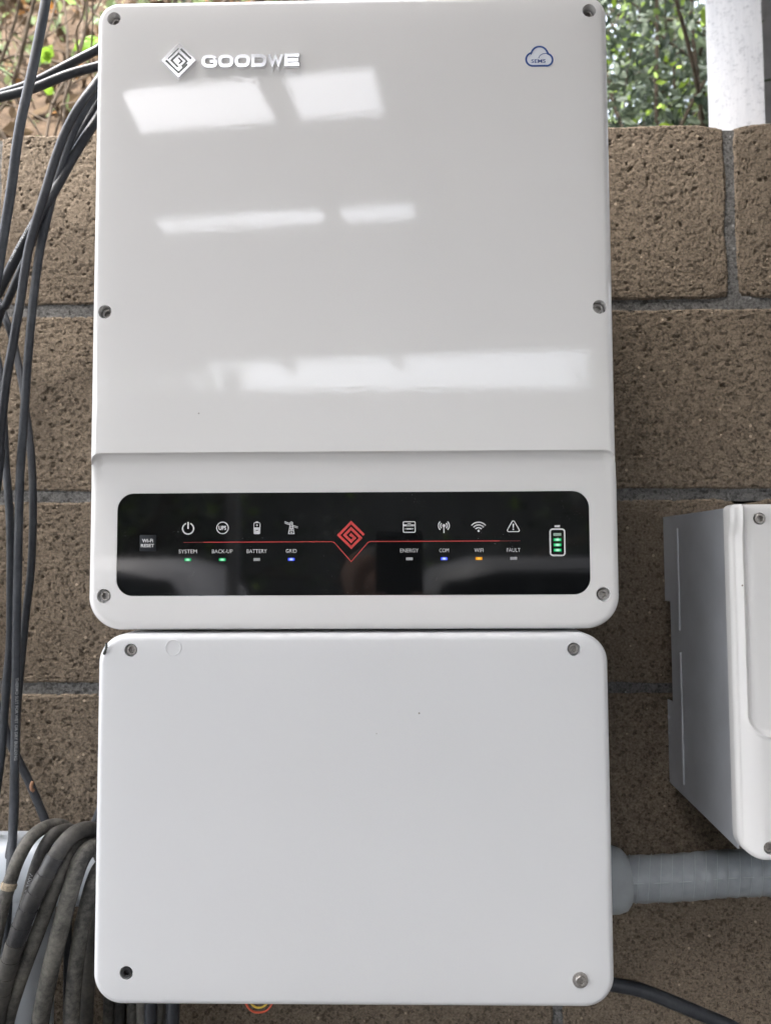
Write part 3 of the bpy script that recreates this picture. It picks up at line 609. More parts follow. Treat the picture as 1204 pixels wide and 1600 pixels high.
# ------------------------------------------------------------------ wiring box under it
BY = -.198
wb = empty('wiring_box', (0, BY, 1.003)); tag(wb, 'low white wiring box with plain satin cover below the tall inverter', 'wiring box')
def box_depth(x, z, s):
    q = np.clip(1-s/.0055, 0, 1); return .0055*(1-np.sqrt(np.maximum(1-q*q, 0)))+.0012*np.exp(-s/.010)
lc = obj('cover', cover_mesh('cover', .4080, .2890, .0235, .055, box_depth), 'cover2', None)
lc.data.transform(Matrix.Translation((-.0003, BY, 1.1438))); bpy.context.view_layer.update()
cut(lc, [cyl_cut(x, z, .0052, -.26, BY+.006) for x, z in [(-.1772, 1.2755), (.1762, 1.2755), (-.177, 1.0250)]])
lc.parent = wb; lc.matrix_parent_inverse = Matrix.Translation(-wb.location)
screw(-.1772, BY+.002, 1.2755, wb); screw(.1762, BY+.002, 1.2755, wb); tag(screw(-.177, BY+.0004, 1.0250, wb, True), 'black screw'); tag(screw(.1762, BY-.0032, 1.0218, wb), 'screw standing proud of the cover')
obj('washer', lathe('washer', [(.0056, -.0008), (.0060, -.0004), (.0060, .0004), (.0056, .0006), (.003, .0006)], 28), 'steel', wb, (.1762, BY-.0004, 1.0218))
obj('body', from_bm('body', box_bm(-.165, .180, BY+.0535, -.03, 1.02, 1.2992, .004), 35), 'body', wb)
box('mounting_bracket', -.12, .12, -.0295, .0006, 1.10, 1.2, 'body', wb)
obj('moulded_ring', tube_mesh('moulded_ring', [(-.1430+.0062*math.cos(a), BY+.00035, 1.2774+.0062*math.sin(a)) for a in np.linspace(0, 2*math.pi, 29)[:-1]], .0004, 8, True), 'cover2', wb)

# ------------------------------------------------------------------ second unit at the right
dv = empty('battery_charger', (.49, -.13, 1.094)); dv.name = 'power_unit'; tag(dv, 'white fronted power unit with bare grey steel side, cut off by the right edge', 'power unit')
DW, DH, DCX, DCZ, DY = .37, .2880, .3125+.185, 1.2478, -.178
def dev_depth(x, z, s):
    q = np.clip(1-s/.004, 0, 1); d = .004*(1-np.sqrt(np.maximum(1-q*q, 0)))
    sx = DW/2-np.abs(x); d = d+.0065*np.clip(1-(sx-.004)/.016, 0, 1)**2*(1-.7*smooth(DH/2-.03, DH/2-.012, z))
    zb = 1.2029-DCZ
    a = z-zb; b_ = DW/2-.0085-np.abs(x); r0 = .016
    t_ = np.where((a < r0) & (b_ < r0), r0-np.hypot(r0-a, r0-b_), np.minimum(a, b_))
    ridge = .0015*np.exp(-(t_/.0016)**2)*smooth(-DH/2, -DH/2+.05, z)
    return d-ridge+.0042*smooth(-.0005, .0045, t_)
dc = obj('cover', cover_mesh('cover', DW, DH, .019, .018, dev_depth, rt=.005, zs_extra=np.linspace(1.2029-DCZ-.006, 1.2029-DCZ+.02, 40)), 'cover3', None)
dc.data.transform(Matrix.Translation((DCX, DY, DCZ))); bpy.context.view_layer.update()
dscr = [(.3362, 1.3796), (.3345, 1.1144), (2*DCX-.3362, 1.3796), (2*DCX-.3345, 1.1144)]
cut(dc, [cyl_cut(x, z, .0051, -.25, DY+.007) for x, z in dscr]); dc.parent = dv; dc.matrix_parent_inverse = Matrix.Translation(-dv.location)
for x, z in dscr: screw(x, DY+.0022, z, dv)
x0, x1, z0, z1, yb, yf = .3158, 2*DCX-.3158, 1.1075, 1.3895, -.0015, DY+.0172
side = [(yb, z0+.008), (yf, z0), (yf, z1), (yb, z1), (yb, 1.3022), (yb-.0155, 1.3022), (yb-.0155, 1.2000), (yb, 1.2000)]
for name, xa, xb in (('side_panel', x0, x0+.0015), ('side_panel', x1-.0015, x1)):
    bm = bmesh.new(); A = [bm.verts.new((xa, y, z)) for y, z in side]; B = [bm.verts.new((xb, y, z)) for y, z in side]; n = len(side)
    bm.faces.new(A); bm.faces.new(B[::-1])
    for i in range(n): bm.faces.new((A[i], A[(i+1) % n], B[(i+1) % n], B[i]))
    sp_ = obj(name, from_bm(name, bm), 'sheet', dv)
    if xa == x0:
        for za, zb in ((1.2752, 1.3762), (1.1255, 1.2538)):
            tube('pressed_rib', [(xa+.0002, -.043, za), (xa+.0002, -.043, (za+zb)/2), (xa+.0002, -.043, zb)], .0016, 'sheet', sp_, 2, 10)
        for zq in (1.183, 1.167): obj('rivet', lathe('rivet', [(.0022, 0), (.0020, .0008), (.0012, .0013)], 12, 'x'), 'sheet', sp_, (xa-.0012, -.006, zq))
box('top_panel', x0+.0016, x1-.0016, yf, yb, z1-.0015, z1-.0003, 'sheet', dv)
box('inner_chassis', x0+.004, x1-.004, yf+.001, yb-.02, z0+.009, z1-.004, 'body', dv)

# ------------------------------------------------------------------ conduits, gland
fx = empty('flexible_conduit', (.2, -.06, 1.0412)); tag(fx, 'grey ribbed flexible conduit with round gland leaving the wiring box to the right', 'conduit')
tp = catmull(P_TUBE, 12); tr_ = .0208
tb = obj('tube', tube_mesh('tube', tp, tr_+.00035*np.sin(np.arange(len(tp))*.9), 32), 'tube', fx)
L_ = np.concatenate([[0], np.cumsum(np.linalg.norm(np.diff(tp, axis=0), axis=1))])
hel = []
for d in np.arange(.03, .30, .00035):
    q = np.array([np.interp(d, L_, tp[:, k]) for k in range(3)]); a = -2*math.pi*d/.0105
    hel.append(q+np.array((.0065*math.cos(a), (tr_+.0005)*math.cos(a), (tr_+.0005)*math.sin(a))))
obj('seam', tube_mesh('seam', np.array(hel), .00026, 5), 'rib', fx)
obj('mould_line', tube_mesh('mould_line', tp+np.array((0, -tr_*.97, .004)), .0004, 6), 'rib', fx)
gl_ = obj('gland', lathe('gland', [(.029, .178), (.0295, .180), (.0302, .232), (.0298, .242), (.0275, .249), (.0235, .2525), (.0205, .2527)], 40, 'x'), 'gland', fx, (0, -.06, 1.0412))
pf = empty('drain_pipe', (-.327, -.05, GZ)); pf.name = 'conduit_tee'; tag(pf, 'pale grey rigid conduit tee behind the coiled cables at lower left', 'conduit')
obj('horizontal_pipe', tube_mesh('horizontal_pipe', [(-.75, -.05, 1.0462), (-.5, -.05, 1.0462), (-.3, -.05, 1.0462), (-.166, -.05, 1.0462)], .0315, 32), 'pvc', pf)
obj('vertical_pipe', tube_mesh('vertical_pipe', [(-.327, -.05, 1.046), (-.327, -.05, .9), (-.327, -.05, .4), (-.327, -.05, GZ)], .0262, 28), 'pvc', pf)
obj('socket', lathe('socket', [(.0325, -.392), (.0335, -.391), (.0335, -.268), (.0325, -.267)], 36, 'x'), 'pvc', pf, (0, -.05, 1.0462))

# ------------------------------------------------------------------ hanging cables
over = [(-.02, .33, 1.74), (-.06, .22, 1.87), (-.13, .10, 1.93), (-.19, .0, 1.925)]
def hang(name, P, r, mat, label, pre=(), post=(), printed=None):
    if pre and pre[0][0] > -.1 and len(pre) == 4:                          # lead the cable straight on before it turns over the wall
        a, b_ = np.array(P[0]), np.array(P[1]); d = (a-b_)/np.linalg.norm(a-b_)
        pre = list(pre)[:3]+[tuple(a+d*.075+np.array((.004, .012, 0))), tuple(a+d*.035)]
    pth = catmull(list(pre)+list(P)+list(post), 10)
    o = obj(name, tube_mesh(name, pth, r, 14), mat); tag(o, label, 'cable', 'cables hanging left of the inverter')
    return o, pth
def shift(P, dx, dz): return [(x+dx, y, z+dz) for x, y, z in P]
LOWL = lambda x, y: [(x-.04, y, 1.0), (x-.05, y, .5), (x-.05, y, GZ+.01)]
hang('hanging_cable', P_A, .0043, 'cable2', 'black cable crossing nearest in front at top left, straight down to the left edge', pre=[(-.27, -.11, 2.43), (-.277, -.125, 2.1)], post=[(-.37, -.11, 1.2)]+LOWL(-.37, -.10))
hang('hanging_cable', P_B1, .0043, 'cable', 'upper of two black cables running sideways above the wall top', pre=[(-.02, .33, 1.8), (-.12, .12, 1.9)], post=[(-.6, -.03, 1.80), (-1.2, -.02, 1.70)])
hang('hanging_cable', P_B2, .0044, 'cable', 'lower of two black cables running sideways above the wall top', pre=[(-.0, .33, 1.77), (-.12, .1, 1.865)], post=[(-.6, -.05, 1.775), (-1.2, -.04, 1.66)])
hang('hanging_cable', P_C1[1:], .0041, 'cable', 'black cable that curves off the inverter corner and leaves left at mid height', pre=shift(over, 0, .01), post=LOWL(-.36, -.07))
o, pth = hang('hanging_cable', P_C2[1:], .0040, 'cable2', 'long printed grey-black cable hanging full height into the coil', pre=shift(over, .015, -.003), post=[(-.327, -.1, .5), (-.33, -.1, GZ+.01)])
Lc = np.concatenate([[0], np.cumsum(np.linalg.norm(np.diff(pth, axis=0), axis=1))]); s1 = float(np.interp(-1.235, -pth[:, 2], Lc))
text_on_tube('printing', 'THERMO SUIT FOR WET OR DRY BUILDING', pth, .0040, s1, .0036, R(-38), 'printdim', o)
s1 = float(np.interp(-1.052, -pth[:, 2], Lc)); text_on_tube('printing', 'WET OR SHC', pth, .0040, s1, .0040, R(-20), 'printdim', o)
hang('hanging_cable', P_D1[1:], .0040, 'cable', 'black cable tucked behind the printed one near the middle left edge', pre=shift(over, .03, -.012), post=[(-.42, -.03, 1.4)]+LOWL(-.40, -.03))
o, pth = hang('hanging_cable', P_T[1:], .0046, 'cable', 'black cable with pale printing that leaves left below the wall top course', pre=shift(over, .045, -.024), post=[(-.39, -.085, 1.45)]+LOWL(-.37, -.085))
Lc = np.concatenate([[0], np.cumsum(np.linalg.norm(np.diff(pth, axis=0), axis=1))]); s1 = float(np.interp(.318, -pth[:, 0], Lc)); text_on_tube('printing', 'PVC VARIANT SHC V', pth, .0046, s1, .0042, R(20), 'printdim', o)
hang('hanging_cable', P_E, .0037, 'cable', 'thin black cable bowing out beside the wall shadow, behind the long one', pre=[(-.46, -.012, 1.76), (-.42, -.013, 1.69)], post=[(-.335, -.08, 1.0), (-.335, -.084, .6), (-.335, -.084, GZ+.01)])
hang('hanging_cable', P_Fc, .0038, 'cable2', 'black cable hugging the left edge beside the long printed one', pre=[(-.43, -.03, 1.72), (-.40, -.035, 1.64)], post=LOWL(-.33, -.06))
hang('hanging_cable', P_H, .0042, 'cable', 'dark cable slanting down against the wall just above the coil', pre=[(-.45, -.012, 1.35)], post=[(-.302, -.016, 1.0), (-.30, -.012, .6), (-.30, -.01, GZ+.01)])
hang('hanging_cable', P_I, .0042, 'cable', 'short dark cable end slanting out from behind the wiring box', pre=[(-.21, -.015, 1.2)], post=[(-.285, -.015, 1.0), (-.285, -.012, .5), (-.285, -.01, GZ+.01)])
o = tube('ground_cable', [(.10, -.06, 1.03)]+list(P_K)+[(.52, -.05, .70), (.60, -.05, .3), (.62, -.05, GZ+.01)], .0064, 'cable'); tag(o, 'thick black cable curving down to the right under the wiring box', 'cable')
for k, (x, lab) in enumerate(((-.188, 'black cable dropping from the lower left corner of the wiring box'), (-.168, 'second black cable dropping under the wiring box, nearer its middle'))):
    o = tube('drop_cable', [(x+.02, -.09, 1.04), (x+.004, -.10, 1.0), (x, -.10, .95), (x-.002, -.1, .6), (x-.004, -.1, GZ+.01)], .0058, 'cable'); tag(o, lab, 'cable')
for k, (mat, dz, lab) in enumerate((('wire_r', 0, 'red wire loop peeping out under the wiring box'), ('wire_y', .004, 'yellow wire loop peeping out under the wiring box'))):
    zq = .9528+dz
    o = tube('wire_loop', [(-.108, -.10, 1.03), (-.104+.002*k, -.118, .975), (-.096+.002*k, -.122, zq+.004), (-.086, -.123, zq), (-.076-.002*k, -.122, zq+.005), (-.07, -.118, .98), (-.068, -.10, 1.03)], .0009, mat, None, 8, 10); tag(o, lab, 'wire')

# ------------------------------------------------------------------ coil of rubber cable
coil = empty('cable_coil', (-.28, -.1, .70)); tag(coil, 'coil of thick dusty rubber cable hung beside the wiring box', 'cable coil')
def loop_of(P, xb, yb_, zb):
    a, b_ = P[0], P[-1]
    bot = [(b_[0]*.9+xb*.1, b_[1]*.9+yb_*.1, zb+.05), ((b_[0]+xb)/2, (b_[1]+yb_)/2, zb), (xb*.95+b_[0]*.05, yb_, zb+.06), (xb, yb_, .95)]
    return catmull(list(P)+bot, 10, True)
LP = {}
for k, (P, r_, mat, xb, yb_, zb) in enumerate(((P_L1, .0058, 'rubber', -.262, -.012, .74), (P_L2, .0057, 'rubber2', -.25, -.014, .78), (P_L3, .0072, 'rubber2', -.222, -.012, .72), (P_L4, .0062, 'rubber', -.236, -.016, .76),
        (P_L5, .0074, 'rubber', -.212, -.03, .73), (P_L6, .0068, 'rubber', -.213, -.05, .77), (P_L7, .0066, 'rubber2', -.205, -.035, .80))):
    pth = loop_of(P, xb, yb_, zb); LP[k] = (obj('cable_loop', tube_mesh('cable_loop', pth, r_, 18, True), mat, coil), pth, r_)
o, pth, r_ = LP[2]; acc = np.concatenate([[0], np.cumsum(np.linalg.norm(np.diff(pth, axis=0), axis=1))])
s0 = float(np.interp(60, np.arange(len(pth)), acc))
for k in range(9):                                                           # wraps of tape
    d = np.linspace(s0-.012+k*.0152, s0+.0046+k*.0152, 9); seg = np.stack([np.interp(d, acc, pth[:, j]) for j in range(3)], -1)
    obj('tape_wrap', tube_mesh('tape_wrap', seg, np.linspace(r_+.0010, r_+.0003, 9), 18), 'tape' if k < 5 else 'rubber2', o)
o, pth, r_ = LP[0]; acc = np.concatenate([[0], np.cumsum(np.linalg.norm(np.diff(pth, axis=0), axis=1))]); s0 = float(np.interp(62, np.arange(len(pth)), acc))
seg = np.stack([np.interp(np.linspace(s0, s0+.006, 7), acc, pth[:, j]) for j in range(3)], -1); obj('mud_crust', tube_mesh('mud_crust', seg, [r_+.0003, r_+.0008, r_+.0012, r_+.0007, r_+.0011, r_+.0006, r_+.0002], 18), 'crust', o)
o, pth, r_ = LP[1]
rp = pth[::-1]; racc = np.concatenate([[0], np.cumsum(np.linalg.norm(np.diff(rp, axis=0), axis=1))]); s0 = float(np.interp(len(pth)-66, np.arange(len(pth)), racc))
text_on_tube('printing', '1.5,2 300V', rp, r_, s0, .0050, R(0), 'printdim', o)
# ------------------------------------------------------------------ small bits on the wall and boxes
sn = tube('snail_shell', [(-.3365, -.0235, 1.122), (-.3372, -.0255, 1.118), (-.3362, -.026, 1.1145), (-.3348, -.0245, 1.113)], .0018, 'crust', None, 5, 8); tag(sn, 'tiny brown casing stuck on the slanting cable above the coil', 'casing')
M['snail'] = plain('brown_casing', (.30, .16, .09), .6); sn.data.materials[0] = M['snail']
hk = obj('insect_husk', tube_mesh('insect_husk', catmull([(-.1992, BY+.0015, 1.2722), (-.1976, BY-.0008, 1.2745), (-.1966, BY-.001, 1.2775), (-.1968, BY-.0002, 1.2815)], 6), [.0003]+[.0007+.0006*abs(math.sin(k*1.9)) for k in range(17)]+[.0002], 7), 'groove'); tag(hk, 'dark dried insect husk on the upper left corner of the wiring box', 'husk')

# ------------------------------------------------------------------ white post behind the wall
ps = empty('timber_post', (.543, .34, 1.6)); tag(ps, 'white painted timber post standing behind the wall at upper right', 'post')
pb = box_bm(-.0378, .0378, 0, .09, 1.5, 2.46, .002); bmesh.ops.rotate(pb, verts=pb.verts, cent=(0, 0, 0), matrix=Matrix.Rotation(R(-22), 3, 'Z')); bmesh.ops.translate(pb, verts=pb.verts, vec=(.5425, .30, 0))
obj('post_face', from_bm('post_face', pb, 35), 'timber', ps)
obj('side_board', from_bm('side_board', box_bm(.590, .72, .40, .43, 1.5, 2.46, .002), 35), 'timber_grey', ps)

# ------------------------------------------------------------------ plants
def leaf_cloud(name, P, size, mat, parent=None, width=.45, up=0.25):
    n = len(P); d = rng.normal(0, 1, (n, 3)); d[:, 2] += up; d /= np.linalg.norm(d, axis=1)[:, None]
    s = np.cross(d, rng.normal(0, 1, (n, 3))); s /= np.linalg.norm(s, axis=1)[:, None]; nn = np.cross(d, s)
    L = (size*rng.uniform(.6, 1.3, n))[:, None]
    a = P; m1 = P+d*L*.35+s*L*width*.5-nn*L*.06; m2 = P+d*L*.35-s*L*width*.5-nn*L*.06; mid = P+d*L*.45; q1 = P+d*L*.72+s*L*width*.36; q2 = P+d*L*.72-s*L*width*.36; e = P+d*L-nn*L*.08
    v = np.stack([a, m1, q1, e, q2, m2, mid], 1).reshape(-1, 3)
    f = []
    for i in range(n):
        b_ = i*7; f += [(b_, b_+1, b_+6), (b_+1, b_+2, b_+6), (b_+2, b_+3, b_+6), (b_+3, b_+4, b_+6), (b_+4, b_+5, b_+6), (b_+5, b_, b_+6)]
    me = bpy.data.meshes.new(name); me.from_pydata(v.tolist(), [], f); me.update()
    return obj(name, me, mat, parent)
def branches(base, n, reach, r0, spread, lift):
    out = []
    for _ in range(n):
        a = random.uniform(0, 2*math.pi); p_ = np.array(base, float); d = np.array((math.cos(a)*spread, math.sin(a)*spread, lift)); d /= np.linalg.norm(d); pts = [p_.copy()]
        for k in range(7):
            d = d+rng.normal(0, .22, 3); d /= np.linalg.norm(d); p_ = p_+d*reach/7*random.uniform(.8, 1.2); pts.append(p_.copy())
        out.append((catmull(pts, 3), r0))
    return out
def join_tubes(name, lst, mat, parent, sides=6, kind=None):
    V, F, k0 = [], [], 0
    for pth, r0 in lst:
        T, U, W2 = frames(pth); n = len(pth); rr_ = np.linspace(r0, r0*.3, n); a = np.arange(sides)/sides*2*math.pi
        V.append((pth[:, None]+rr_[:, None, None]*(np.cos(a)[None, :, None]*U[:, None]+np.sin(a)[None, :, None]*W2[:, None])).reshape(-1, 3))
        F += [(k0+i*sides+k, k0+i*sides+(k+1) % sides, k0+(i+1)*sides+(k+1) % sides, k0+(i+1)*sides+k) for i in range(n-1) for k in range(sides)]
        k0 += n*sides
    me = bpy.data.meshes.new(name); me.from_pydata(np.concatenate(V).tolist(), [], F); me.update(); me.polygons.foreach_set('use_smooth', [True]*len(F))
    o = obj(name, me, mat, parent); tag(o, kind=kind); return o
def shrub(name, label, base, n_br, reach, r0, spread, lift, per, size, mat, jitter, group=None, sub=3):
    e = empty(name, base); tag(e, label, 'shrub', group)
    br = branches(base, n_br, reach, r0, spread, lift); tw = []
    for pth, _ in br:
        for _k in range(sub):
            i = random.randint(len(pth)//3, len(pth)-1); tw += branches(pth[i], 1, reach*.35, r0*.45, 1., .35)
    join_tubes('branch', br+tw, 'bark', e)
    pts = []
    for pth, _ in br+tw:
        k = rng.integers(len(pth)//4, len(pth), per); pts.append(pth[k]+rng.normal(0, jitter, (per, 3)))
    leaf_cloud('foliage', np.concatenate(pts), size, mat, e); return e
shrub('leafy_shrub', 'dense small leaved green shrub right of the inverter with sky showing through', (.80, 1.25, 1.75), 60, 1.3, .008, .8, 1., 190, .025, 'leaf', .075)
shrub('leafy_shrub', 'second green shrub farther back behind the white post', (1.35, 2.0, 1.9), 40, 1.7, .012, .8, 1., 110, .038, 'leaf', .09)
shrub('leafy_shrub', 'pale green shrub high on the bank at upper left', (-1.55, 2.6, 3.3), 24, 1.1, .01, 1., .6, 40, .045, 'leaf_pale', .08)
shrub('leafy_shrub', 'dark green shrub on the bank hidden behind the inverter', (-.1, 1.9, 2.5), 20, 1.2, .012, .8, 1., 34, .034, 'leaf', .06)
shrub('leafy_shrub', 'green shrub farther along the bank to the far right', (3.2, 2.3, 2.0), 22, 1.5, .012, .8, 1., 30, .038, 'leaf', .07)
def dry_shrub(base, label, n, reach):
    e = empty('dry_shrub', base); tag(e, label, 'shrub', 'leafless shrubs on the bank'); L0 = []
    for k in range(n):
        b_ = (base[0]+random.uniform(-.35, .35), base[1]+random.uniform(-.25, .3), 0); b_ = (b_[0], b_[1], float(bank_z(np.array(b_[0]), np.array(b_[1])))-.02)
        L0 += branches(b_, 1, reach*random.uniform(.5, 1.2), random.uniform(.002, .0055), .9, 1.)
        L0 += branches(L0[-1][0][8], 1, reach*.5, .002, 1., .5)+branches(L0[-1][0][5], 1, reach*.4, .0016, 1., .3)
    join_tubes('branch', L0, 'twig', e, 5); return e
dry_shrub((-.85, .85, 2.2), 'tangle of bare brown twigs on the bank at upper left', 52, .75)
dry_shrub((-1.35, 1.2, 2.5), 'second tangle of bare twigs farther up the bank at far left', 40, .9)
def sapling(base, h, n, size, label):
    base = (base[0], base[1], float(bank_z(np.array(base[0]), np.array(base[1])))-.01)
    e = empty('sapling', base); tag(e, label, 'sapling', 'green saplings on the bank')
    pth = catmull([base, (base[0]+.02, base[1]-.01, base[2]+h*.35), (base[0]-.015, base[1]+.01, base[2]+h*.7), (base[0]+.01, base[1], base[2]+h)], 6)
    join_tubes('stem', [(pth, .0035)], 'bark', e, 6)
    for k in range(n):
        q = pth[random.randint(3, len(pth)-1)]; leaf_cloud('leaf', (q+rng.normal(0, .03, 3))[None], size, 'leaf_bright', e, .5, -.2)
sapling((-.80, .62, 0), .55, 16, .060, 'young sapling with large bright green leaves beside the near black cable')
sapling((-.70, .80, 0), .75, 10, .050, 'thin upright sapling with narrow green leaves near the inverter edge')
sapling((-.74, .55, 0), .40, 12, .055, 'leafy sapling between the sideways cables and the inverter edge')
sapling((-1.1, .9, 0), .8, 16, .06, 'tall sapling with bright leaves farther up the bank at the left edge')
sapling((-.95, .50, 0), .25, 9, .062, 'low sapling with bright leaves just above the wall at the left edge')
def on_bank(n, x0, x1, y0, y1, h):
    X, Y = rng.uniform(x0, x1, n), rng.uniform(y0, y1, n); return np.stack([X, Y, bank_z(X, Y)+rng.uniform(0, h, n)], -1)
tag(leaf_cloud('leaf_litter', np.concatenate([on_bank(5200, -2.4, .4, .24, 3, .03), on_bank(1500, .4, 2.5, .24, 2.5, .03)]), .055, 'litter', None, .55, 0), 'brown and orange dry leaves covering the bank', 'leaf litter', kind='stuff')
tag(leaf_cloud('ground_plants', on_bank(4200, -2.4, 2.4, .3, 3, .16), .036, 'leaf_pale', None, .5, .3), 'low green sprigs scattered over the bank', 'ground cover', kind='stuff')
# old stump with a hollow
bm = bmesh.new(); bmesh.ops.create_icosphere(bm, subdivisions=4, radius=1)
for v in bm.verts:
    n_ = v.co.normalized(); k = 1+.16*math.sin(n_.x*7+n_.z*5)+.1*math.sin(n_.y*13+n_.x*11)+.05*math.sin(n_.z*29)
    v.co = Vector((n_.x*.075, n_.y*.06, n_.z*.20))*k
me = from_bm('tree_stump', bm, 60); tag(obj('tree_stump', me, 'bark', None, (.512, .56, 1.90)), 'old brown stump just above the wall top under the leafy shrub', 'stump')

# ------------------------------------------------------------------ the carport the boxes hang in (seen in reflections)
car = empty('carport_roof', (0, -1.4, 2.45)); car.rotation_euler.z = R(6.5); tag(car, 'flat carport roof over the boxes, mirrored in the glossy cover', 'roof')
def sheet(x0, x1, y0, y1, name='roof_sheet'):
    o = obj(name, from_bm(name, box_bm(x0, x1, y0, y1, 0, .012)), 'roof', car, None, True); return o
XL, XR = -3.3, 2.9
sheet(XL, XR, .137, 1.05); sheet(.34, XR, 1.052, 1.72); sheet(XL, XR, -.538, -.062); sheet(XL, XR, -2.25, -.667)  # second sheet is an unseen extension added to shade the white post
sheet(XL, -.65, -.060, .135); sheet(.0, XR, -.060, .135)
sheet(XL, -.90, -.665, -.540); sheet(.02, XR, -.665, -.540)
for y in (1.0, .3, -.30, -1.2, -2.0): obj('purlin', from_bm('purlin', box_bm(XL, XR, y-.02, y+.02, -.09, -.002)), 'timber', car, None, True)
for x in (-2.5, -.755, -.19, 1.0, 2.2): obj('rafter', from_bm('rafter', box_bm(x-.02, x+.02, -2.1, 1.04, -.14, -.092)), 'timber', car, None, True)
for k, (x, y, lab) in enumerate(((-.815, -3.5, 'white carport post mirrored left of centre in the indicator strip'), (1.6, -3.4, 'white carport post to the right behind the viewer'), (-2.0, -3.6, 'white carport post at the far left behind the viewer'))):
    p_ = empty('carport_post', (x, y, GZ)); tag(p_, lab, 'post', 'posts of the carport')
    obj('shaft', from_bm('shaft', box_bm(x-.03, x+.03, y-.03, y+.03, GZ+.05, 2.30, .004)), 'timber', p_)
    obj('foot_plate', from_bm('foot_plate', box_bm(x-.07, x+.07, y-.07, y+.07, GZ+.004, GZ+.05, .004)), 'body', p_)
def parked_car(name, x0, y0, mat, label, mirror=False):
    e = empty(name, (x0+2.1, y0-.85, GZ)); tag(e, label, 'car')
    prof = [(0, .45), (.05, .80), (.22, .92), (.95, 1.02), (1.55, 1.55), (1.8, 1.63), (3.5, 1.64), (3.85, 1.55), (4.15, 1.0), (4.25, .85), (4.25, .4), (3.95, .32), (.3, .32)]
    fx_ = (lambda u: x0+4.25-u) if mirror else (lambda u: x0+u)
    bm = bmesh.new(); sec = []
    for y, k in ((0, .90), (-.10, 1.), (-1.60, 1.), (-1.70, .90)):
        sec.append([bm.verts.new((fx_(2.1+(u-2.1)*(.97 if k < 1 else 1)), y0+y, GZ+(z if z < 1.1 else 1.1+(z-1.1)*(1 if k == 1 else .85)))) for u, z in prof])
    n = len(prof)
    for a, b_ in zip(sec, sec[1:]):
        for i in range(n): bm.faces.new((a[i], a[(i+1) % n], b_[(i+1) % n], b_[i]))
    bm.faces.new(sec[0]); bm.faces.new(sec[-1][::-1]); obj('car_body', from_bm('car_body', bm, 40), mat, e)
    for k, q in enumerate(([(1.30, 1.08), (2.25, 1.08), (2.25, 1.53), (1.70, 1.53)], [(2.35, 1.08), (3.2, 1.08), (3.2, 1.53), (2.35, 1.53)], [(3.3, 1.08), (3.98, 1.08), (3.78, 1.50), (3.3, 1.53)])):
        bm = plate_bm([[(fx_(u), GZ+z) for u, z in q]], y0+.012, .008); bmesh.ops.rotate(bm, verts=bm.verts, cent=(0, y0, GZ+1.05), matrix=Matrix.Rotation(0, 3, 'X')); obj('window', from_bm('window', bm), 'carglass', e)
    for u in (.85, 3.4):
        for y in (.02, -1.72):
            wh = obj('wheel', lathe('wheel', [(.22, -.1), (.33, -.1), (.345, -.07), (.345, .07), (.33, .1), (.22, .1)], 32), 'tyre', e, (fx_(u), y0+y-.05, GZ+.345)); obj('rim', lathe('rim', [(.21, -.105), (.21, .105), (.06, .112)], 20), 'rim', wh, (fx_(u), y0+y-.05, GZ+.345))
parked_car('parked_car', -.15, -4.2, 'carpaint', 'grey parked car behind the viewer, mirrored at the right of the indicator strip', True)
parked_car('parked_car', -5.25, -4.6, 'carwhite', 'pale parked car behind the viewer, mirrored at the left of the indicator strip')
M['fence'] = plain('dark_timber_fence', (.15, .145, .13), .8, var=.06, vscale=1); 
fn = empty('paling_fence', (0, -9, GZ)); tag(fn, 'dark timber fence far behind the viewer, mirrored in the glossy cover', 'fence')
for k in range(90): obj('paling', BL if False else from_bm('paling', box_bm(-9+k*.2, -9+k*.2+.215, -9-.031*(k % 2), -8.97-.031*(k % 2), GZ, 3.42-.01*(k % 3))), 'fence', fn)
shrub('hedge_tree', 'bushy tree behind the viewer, left of the mirrored fence', (-3.0, -7.6, GZ+1.2), 26, 3.4, .05, .6, 1., 60, .14, 'leaf', .22)
shrub('hedge_tree', 'bushy tree behind the viewer, right of the mirrored fence', (3.4, -7.4, GZ+1.2), 24, 3.2, .05, .6, 1., 60, .14, 'leaf', .22)

# unseen wall added to block side light and glare from the right
gw = empty('added_shade_wall', (3.1, -3, GZ)); tag(gw, 'added grey wall blocking side light at the right, outside the view', 'wall')
M['render'] = plain('grey_render', (.30, .29, .28), .9, var=.1, vscale=4, bumpd=.002, bscale=80)
box('wall_face', 3.1, 3.25, -6.5, -.3, GZ, 2.9, 'render', gw)
box('coping', 3.06, 3.29, -6.54, -.26, 2.902, 2.96, 'concrete', gw)

# ------------------------------------------------------------------ the photographer, seen mirrored in the black strip
M['skin'] = plain('skin', (.42, .25, .18), .55, var=.08, vscale=40); M['hair'] = plain('grey_hair', (.20, .19, .18), .7, var=.3, vscale=300)
M['shirt'] = plain('navy_shirt', (.03, .045, .10), .85, var=.15, vscale=120); M['trouser'] = plain('dark_trousers', (.05, .05, .055), .9, var=.15, vscale=120)
M['phone'] = plain('phone_back', (.012, .013, .016), .25); M['lens'] = plain('phone_lens', (.005, .005, .006), .05)
VV, EE, RR = [], [], []
def vt(p_, r_, par=None):
    VV.append(p_); RR.append(r_ if isinstance(r_, tuple) else (r_, r_))
    if par is not None: EE.append((par, len(VV)-1))
    return len(VV)-1
pel = vt((0, -1.24, .60), (.15, .11)); sp1 = vt((0, -1.225, .76), (.13, .095), pel); ch = vt((0, -1.205, .98), (.155, .10), sp1); up_ = vt((0, -1.195, 1.10), (.10, .075), ch)
